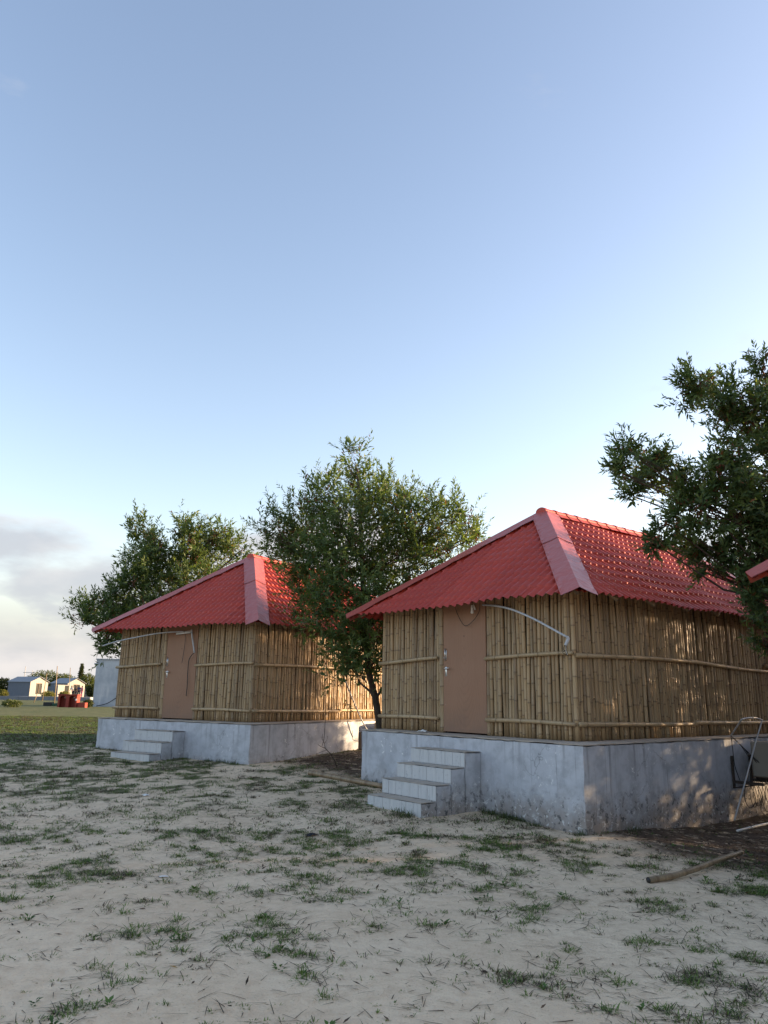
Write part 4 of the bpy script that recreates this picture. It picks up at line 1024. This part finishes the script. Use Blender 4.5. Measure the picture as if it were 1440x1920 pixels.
# black crate with a green cover
x = fx(82, 60); root = empty('crate', (x, 60, FZ), 0, 'black crate with a green cover on the far lawn', 'crate')
M['green_cloth'] = simple('green_cover', (0.03, 0.08, 0.05), .8); MB().box((0, 0, 0), (.62, .5, .27), .02).box((.03, -.01, .05), (.59, -.001, .22)).build('box', M['black_and_shade'], root); MB().box((.64, .02, 0), (.95, .48, .20), .03).build('cover', M['green_cloth'], root)
# people
def person(px, Y, h, lab, top, bottom, pose):
    x = fx(px, Y); root = empty('person', (x, Y, FZ + .32), rnd(-.6, .6), lab, 'person', 'people by the far cabins')
    def skin(name, pts, edges, rad, mat, rootv=0):
        me = bpy.data.meshes.new(name); me.from_pydata([tuple(c * h for c in p) for p in pts], edges, []); me.materials.append(mat)
        o = link(bpy.data.objects.new(name, me), root); md = o.modifiers.new('skin', 'SKIN')
        for i, r in enumerate(rad): me.skin_vertices[0].data[i].radius = (r * h, r * h)
        me.skin_vertices[0].data[rootv].use_root = True; md.use_smooth_shade = True; o.modifiers.new('sub', 'SUBSURF').levels = 1; o.modifiers['sub'].render_levels = 1; return o
    lean = .22 if pose == 'bend' else 0.0; sw = .35 if pose == 'bend' else .05
    P = [(0, 0, .52), (0, -lean * .5, .66), (0, -lean, .80), (0, -lean * 1.1, .86), (0, -lean * 1.2, .93), (0, -lean * 1.25, .985),
         (.10, -lean, .80), (.13, -lean - .02, .64), (.13, -lean - sw * .4, .50), (-.10, -lean, .80), (-.14, -lean - .03, .64), (-.12, -lean - sw * .4, .50),
         (.055, 0, .50), (.06, -.03, .27), (.06, .02, .04), (.06, -.06, .02), (-.055, 0, .50), (-.06, .03, .27), (-.07, .07, .04), (-.07, 0, .02)]
    E = [(0, 1), (1, 2), (2, 3), (3, 4), (4, 5), (2, 6), (6, 7), (7, 8), (2, 9), (9, 10), (10, 11), (0, 12), (12, 13), (13, 14), (14, 15), (0, 16), (16, 17), (17, 18), (18, 19)]
    skin('body', P, E, [.075, .075, .08, .03, .058, .04, .04, .03, .022, .04, .03, .022, .055, .042, .028, .025, .055, .042, .028, .025], M['skin'])
    skin('shirt', [P[0], P[1], P[2], P[6], tuple(Vector(P[6]).lerp(Vector(P[7]), .8)), P[9], tuple(Vector(P[9]).lerp(Vector(P[10]), .8))], [(0, 1), (1, 2), (2, 3), (3, 4), (2, 5), (5, 6)], [.09, .088, .092, .055, .042, .055, .042], M[top])
    skin('trousers', [P[0], P[12], P[13], P[14], P[16], P[17], P[18]], [(0, 1), (1, 2), (2, 3), (0, 4), (4, 5), (5, 6)], [.088, .066, .054, .04, .066, .054, .04], M[bottom])
    hd = Vector(P[4]) * h
    bm = bmesh.new(); bmesh.ops.create_uvsphere(bm, u_segments=10, v_segments=8, radius=.068 * h)
    for v in bm.verts: v.co = Vector((v.co.x, v.co.y + .012 * h, v.co.z + .022 * h)) + hd
    me = bpy.data.meshes.new('hair'); bm.to_mesh(me); bm.free(); me.materials.append(M['hair']); link(bpy.data.objects.new('hair', me), root)
M['skin'] = simple('skin', (0.22, 0.12, 0.08), .6); M['hair'] = simple('hair', (0.012, 0.01, 0.009), .5)
M['cl_white'] = simple('white_shirt', (.6, .6, .57), .8); M['cl_dark'] = simple('dark_cloth', (.02, .022, .035), .8); M['cl_blue'] = simple('navy_cloth', (.03, .045, .11), .8); M['cl_pink'] = simple('pink_cloth', (.48, .18, .22), .8); M['cl_black'] = simple('black_shirt', (.018, .018, .02), .8)
person(135.5, 104, 1.45, 'bending person in a white shirt and dark trousers by the far cabins', 'cl_white', 'cl_dark', 'bend')
person(141, 104, 1.35, 'person all in black, between the white shirted and the navy clad figure', 'cl_black', 'cl_dark', 'stand')
person(146.5, 103, 1.5, 'standing person in navy clothes by the far cabins', 'cl_blue', 'cl_dark', 'stand')
person(152, 103, 1.45, 'standing person in pink clothes, rightmost by the far cabins', 'cl_pink', 'cl_pink', 'stand')

# far trees and shrubs
def far_tree(px, pytop, pxw, Y, lab, shape, seed, tones, name='tree', cat='tree', base=None, leaf=.35, dens=1.0):
    rg = np.random.RandomState(seed); x = fx(px, Y); top = at(px, pytop, Y).z - FZ; w = pxw / FPX * Y
    root = empty(name, (x, Y, FZ), 0, lab, cat, 'trees and shrubs on the far left')
    tk = MB().tube([(0, 0, -.1), (.05, 0, top * .4), (0, 0, top * .8)], [top * .03, top * .022, .02], 6)
    for k in range(6):
        a = k * 1.05; tk.tube([(0, 0, top * (.25 + .05 * k)), (math.cos(a) * w * .25, math.sin(a) * w * .25, top * (.5 + .06 * k))], [top * .015, .01], 4)
    tk.build('trunk', M['bark'], root, True)
    n = int(2600 * dens); o = unit(rg.normal(size=(n, 3))); r = rg.uniform(.1, 1, n) ** .45
    if shape == 'dome': p = o * r[:, None] * np.array([w / 2, w / 2, top * .42]) + np.array([0, 0, top * .56])
    elif shape == 'cone':
        t = rg.uniform(0, 1, n) ** 1.6; a = rg.uniform(0, 6.28, n); rr = w / 2 * (1 - t) * (.55 + .45 * np.sin(t * 40) ** 2) * r; p = np.stack([np.cos(a) * rr, np.sin(a) * rr, top * (.08 + .92 * t)], 1)
    else: p = o * r[:, None] * np.array([w / 2, w / 2, top * .5]) + np.array([0, 0, top * .5])
    lum = vnoise(p[:, 0] / w * 9 + seed, p[:, 2] / top * 5 + p[:, 1] / w * 7, seed); keep = lum > .30; p = p[keep] + (o[keep] * ((lum[keep] - .5) * .12 * w)[:, None]) * np.array([1, 1, .6]); p[:, 2] = np.maximum(p[:, 2], .03); m_ = len(p)
    D = unit(rg.normal(size=(m_, 3)) + o[keep] * .8 + np.array([0, 0, .2])); Nn = unit(np.cross(D, rg.normal(size=(m_, 3)))); S = leaf * rg.uniform(.6, 1.3, m_)
    V, F = leaf_arrays(p, D, Nn, S, S * .45); T = rg.uniform(0, 1, m_)[:, None]; col = np.array(tones[0]) * (1 - T) + np.array(tones[1]) * T
    link(bpy.data.objects.new('crown', np_mesh('crown', V, F, M['leaf'], np.repeat(col, 5, 0))), root)
GR = ((.05, .075, .022), (.12, .14, .04)); YG = ((.10, .115, .03), (.22, .20, .05)); DK = ((.03, .045, .016), (.07, .085, .03))
far_tree(82, 1256, 62, 150, 'wide spreading tree behind the left far cabin', 'dome', 1, GR, dens=1.5)
far_tree(116, 1263, 46, 150, 'lower spreading tree between the far cabins', 'dome', 2, GR, dens=1.2)
far_tree(147.5, 1246, 24, 140, 'pointed dark tree rising above the right far cabin', 'cone', 3, DK, dens=1.2)
far_tree(162, 1262, 26, 135, 'rounded tree between the pointed tree and the block building', 'dome', 4, GR)
far_tree(171, 1284, 18, 120, 'low bushy tree beside the block building', 'dome', 14, DK)
far_tree(4, 1271, 36, 150, 'dark tree at the left edge of the picture', 'dome', 5, DK)
far_tree(-45, 1262, 60, 160, 'wide tree beyond the left edge of the picture', 'dome', 15, GR)
far_tree(89, 1297, 24, 106, 'yellow green shrub right of the left far cabin', 'bush', 6, YG, 'shrub', 'shrub', leaf=.22, dens=.5)
far_tree(120, 1297, 18, 108, 'yellow green shrub behind the red booth', 'bush', 7, YG, 'shrub', 'shrub', leaf=.22, dens=.5)
far_tree(4, 1294, 18, 104, 'small shrub left of the left far cabin', 'bush', 8, YG, 'shrub', 'shrub', leaf=.22, dens=.4)
far_tree(24, 1313, 34, 54, 'low leafy creeper patch on the far lawn at left', 'bush', 9, GR, 'shrub', 'shrub', leaf=.12, dens=.5)
far_tree(166, 1312, 18, 57, 'dark shrub between the red booth and the block building', 'bush', 10, DK, 'shrub', 'shrub', leaf=.12, dens=.5)

# ------------------------------------------------------------------ grass, litter (uncountable)
def in_hut(x, y, q, pad=0.0):
    c, s = math.cos(q['yaw']), math.sin(q['yaw']); dx, dy = x - q['o'][0], y - q['o'][1]
    lx, ly = c * dx - s * dy, s * dx + c * dy
    return ((lx > -4.374 - pad) & (lx < pad) & (ly > -pad) & (ly < 8.2 + pad)) | ((lx > -2.82) & (lx < -1.68) & (ly > -1.12) & (ly < 0))
def free(x, y):
    return ~(in_hut(x, y, HUT_R, .015) | in_hut(x, y, HUT_L, .015) | in_hut(x, y, HUT_3, .015))
def blades(x, y, n, h, spread, rg, flat=1.0):
    """n blades per tuft; returns base, dir, length"""
    k = np.repeat(np.arange(len(x)), n); a = rg.uniform(0, 6.283, len(k)); rr = spread[k] * np.sqrt(rg.uniform(0, 1, len(k)))
    bx, by = x[k] + np.cos(a) * rr, y[k] + np.sin(a) * rr
    a2 = a + rg.normal(0, .7, len(k)); el = rg.uniform(.25, 1.25, len(k)) * flat
    d = np.stack([np.cos(a2) * np.cos(el), np.sin(a2) * np.cos(el), np.sin(el)], 1)
    return k, np.stack([bx, by, ground_za(bx, by) - .004], 1), d, h[k] * rg.uniform(.5, 1.2, len(k))
def blade_mesh(B, D, L, W, droop):
    S = unit(np.cross(D, np.array([0, 0, 1.0]) + np.zeros_like(D))); n = len(B)
    mid = B + D * (L * .55)[:, None]; tip = B + D * L[:, None] + np.array([0, 0, -1.0]) * (L * droop)[:, None]; tip[:, 2] = np.maximum(tip[:, 2], B[:, 2] + .004)
    w = W[:, None]; V = np.stack([B - S * w, B + S * w, mid - S * w * .8, mid + S * w * .8, tip], 1).reshape(-1, 3)
    T = np.array([[0, 1, 3], [0, 3, 2], [2, 3, 4]]); F = (np.arange(n)[:, None, None] * 5 + T[None]).reshape(-1, 3); return V, F
def build_grass():
    rg = np.random.RandomState(4); VV = []; FF = []; CC = []; off = 0
    def emit(V, F, col):
        nonlocal off
        VV.append(V); FF.append(F + off); CC.append(np.repeat(col, 5, 0)); off += len(V)
    def sample(n, y0, y1, pad=.6):
        y = np.sqrt(rg.uniform(y0 ** 2, y1 ** 2, n)); x = rg.uniform(-1, 1, n) * (y * .56 + pad); return x, y
    for (y0, y1, per, nb, hh, wd) in ((3.0, 9.5, 640, 10, .062, .0026), (9.5, 17.5, 300, 7, .060, .0036), (17.5, 36, 90, 8, .07, .0075)):
        area = .56 * (y1 ** 2 - y0 ** 2) + 1.2 * (y1 - y0); n = int(area * per); x, y = sample(n, y0, y1)
        t = turf_density(x, y); clump = fbm(x * 5.5, y * 5.5, 55, 3)
        m = (rg.uniform(0, 1, n) < (.10 + .90 * t) * sstep(.47, .60, clump + .20 * t)) & free(x, y) & (rg.uniform(0, 1, n) > litter_density(x, y) * .93)
        x, y = x[m], y[m]; t = t[m]; h = hh * rg.uniform(.35, 1.15, len(x)) * (.7 + .5 * t); sp = rg.uniform(.008, .045, len(x)) * (1 + (y0 > 9) * .6 + (y0 > 17) * 1.0)
        k, B, D, L = blades(x, y, nb, h, sp, rg, .8); V, F = blade_mesh(B, D, L, wd * rg.uniform(.7, 1.3, len(L)), rg.uniform(.05, .4, len(L)))
        u = rg.uniform(0, 1, len(x))[k] * .7 + .3 * rg.uniform(0, 1, len(k)); g1, g2, dr = np.array((.052, .094, .018)), np.array((.165, .235, .048)), np.array((.105, .078, .045))
        col = g1 + (g2 - g1) * u[:, None]; pdry = .16 if y0 < 9 else .36; dry = (vnoise(x * 2.7, y * 2.7, 71)[k] + rg.uniform(-.35, .35, len(k))) < pdry + .05; col[dry] = dr * rg.uniform(.5, 1.3, dry.sum())[:, None]; emit(V, F, col)
        # long flat runners and dead stems, mostly dark
        nr_ = int(len(x) * (1.6 if y0 < 9 else 1.3)); i = rg.randint(0, len(x), nr_); s2 = .10 if y0 < 9 else .14
        bx, by = x[i] + rg.normal(0, s2, nr_), y[i] + rg.normal(0, s2, nr_); ok = free(bx, by); bx, by = bx[ok], by[ok]; nn = len(bx)
        a = rg.uniform(0, 6.28, nn); el = rg.uniform(.0, .16, nn); D = np.stack([np.cos(a) * np.cos(el), np.sin(a) * np.cos(el), np.sin(el)], 1); L = rg.uniform(.05, .19, nn)
        V, F = blade_mesh(np.stack([bx, by, ground_za(bx, by) + .004], 1), D, L, wd * rg.uniform(.6, 1.1, nn), rg.uniform(0, .1, nn)); emit(V, F, np.array((.050, .041, .028)) * rg.uniform(.4, 1.4, nn)[:, None])
    me = np_mesh('grass', np.concatenate(VV), np.concatenate(FF), M['grass'], np.concatenate(CC)); print('grass tris', len(me.polygons))
    tag(link(bpy.data.objects.new('grass', me)), 'sparse short grass and dry runners growing over the sand', 'grass', kind='stuff')
    # tufts along the foot of the plinths: kept in their own object
    VV, FF, CC, off = [], [], [], 0
    xs, ys = [], []
    for q, segs in ((HUT_R, [(-1.6, -.03, 0, -.03, 90), (-2.85, -.2, -2.85, -1.1, 25), (-2.8, -1.15, -1.75, -1.15, 40), (.03, 0, .03, 1.0, 16), (-4.4, -.03, -2.85, -.03, 30)]), (HUT_L, [(-1.6, -.03, 0, -.03, 30), (-4.4, -.03, -2.85, -.03, 20), (-2.8, -1.15, -1.75, -1.15, 16)])):
        for (xa, ya, xb, yb, n) in segs:
            t = rg.uniform(0, 1, n); j = np.abs(rg.normal(0, .06, n))
            for ti, ji in zip(t, j):
                p = HL(q, xa + (xb - xa) * ti + (ji if xa == xb and xa > 0 else 0), ya + (yb - ya) * ti - (ji if xa != xb else 0), 0); 
                if vnoise(p.x * 3.1, p.y * 3.1, 88) > .45: xs.append(p.x); ys.append(p.y)
    x, y = np.array(xs), np.array(ys); k, B, D, L = blades(x, y, 16, rg.uniform(.05, .15, len(x)), np.full(len(x), .06), rg, 1.1); V, F = blade_mesh(B, D, L, .0028 * rg.uniform(.7, 1.3, len(L)), rg.uniform(.05, .35, len(L)))
    u = rg.uniform(0, 1, len(k))[:, None]; col = np.array((.04, .062, .022)) * (1 - u) + np.array((.10, .125, .045)) * u; emit(V, F, col)
    tag(link(bpy.data.objects.new('weeds', np_mesh('weeds', V, F, M['grass'], np.repeat(col, 5, 0)))), 'taller weeds along the foot of the plinths', 'weeds', kind='stuff')
    # broad-leaved seedlings
    n = 260; x, y = sample(n, 3.4, 9.5); m = free(x, y) & (turf_density(x, y) > .15); x, y = x[m], y[m]; nb = 9; k = np.repeat(np.arange(len(x)), nb); a = rg.uniform(0, 6.28, len(k)); el = rg.uniform(.15, 1.1, len(k)); D = np.stack([np.cos(a) * np.cos(el), np.sin(a) * np.cos(el), np.sin(el)], 1)
    P = np.stack([x[k], y[k], ground_za(x[k], y[k])], 1) + D * rg.uniform(.0, .03, len(k))[:, None]; S = rg.uniform(.02, .045, len(k)); Nn = unit(np.cross(np.cross(D, np.array([0, 0, 1.0])), D)); V, F = leaf_arrays(P, D, Nn, S, S * .55); u = rg.uniform(0, 1, len(x))[k][:, None]; col = np.array((.04, .085, .02)) * (1 - u) + np.array((.10, .17, .04)) * u
    tag(link(bpy.data.objects.new('seedlings', np_mesh('seedlings', V, F, M['grass'], np.repeat(col, 5, 0)))), 'small broad leaved seedlings scattered over the sand', 'seedlings', kind='stuff')
def build_litter():
    rg = np.random.RandomState(6); n = 52000; y = rg.uniform(7.2, 21, n); x = rg.uniform(-4, 9, n); m = (rg.uniform(0, 1, n) < litter_density(x, y) * .9) & free(x, y); x, y = x[m], y[m]
    n2 = 1100; y2 = np.sqrt(rg.uniform(9, 150, n2)); x2 = rg.uniform(-1, 1, n2) * (y2 * .56 + .5); k2 = free(x2, y2); x = np.concatenate([x, x2[k2]]); y = np.concatenate([y, y2[k2]]); n = len(x)
    a = rg.uniform(0, 6.28, n); el = rg.normal(.05, .22, n); D = np.stack([np.cos(a) * np.cos(el), np.sin(a) * np.cos(el), np.sin(el)], 1); Nn = unit(np.array([0, 0, 1.0]) + rg.normal(0, .35, (n, 3))); Nn = unit(Nn - D * np.sum(D * Nn, 1)[:, None]); S = rg.uniform(.022, .065, n)
    V, F = leaf_arrays(np.stack([x, y, ground_za(x, y) + rg.uniform(.003, .014, n)], 1), D, Nn, S, S * rg.uniform(.2, .35, n), -.1); u = rg.uniform(0, 1, n)[:, None]; col = np.array((.035, .024, .016)) * (1 - u) + np.array((.14, .092, .058)) * u; col[rg.uniform(0, 1, n) < .012] = (.32, .20, .06)
    print('litter', n); tag(link(bpy.data.objects.new('leaf_litter', np_mesh('leaf_litter', V, F, M['litter'], np.repeat(col, 5, 0)))), 'fallen brown leaves carpeting the ground under the trees', 'leaf litter', kind='stuff')
    # twigs on the open sand
    mb = MB()
    for _ in range(150):
        yy = math.sqrt(rg.uniform(11, 110)); xx = rg.uniform(-1, 1) * (yy * .56 + .3); L = rg.uniform(.03, .15); a = rg.uniform(0, 6.28); b = a + rg.normal(0, .5)
        p = [(xx, yy), (xx + math.cos(a) * L * .5, yy + math.sin(a) * L * .5), (xx + math.cos(a) * L * .5 + math.cos(b) * L * .5, yy + math.sin(a) * L * .5 + math.sin(b) * L * .5)]
        if free(np.array([xx]), np.array([yy]))[0]: mb.tube([(q[0], q[1], ground_z(*q) + .005) for q in p], [.0024, .002, .001], 4)
    tag(mb.build('twigs', M['bark'], None), 'thin dry twigs scattered on the sand', 'twigs', kind='stuff')
build_grass(); build_litter()
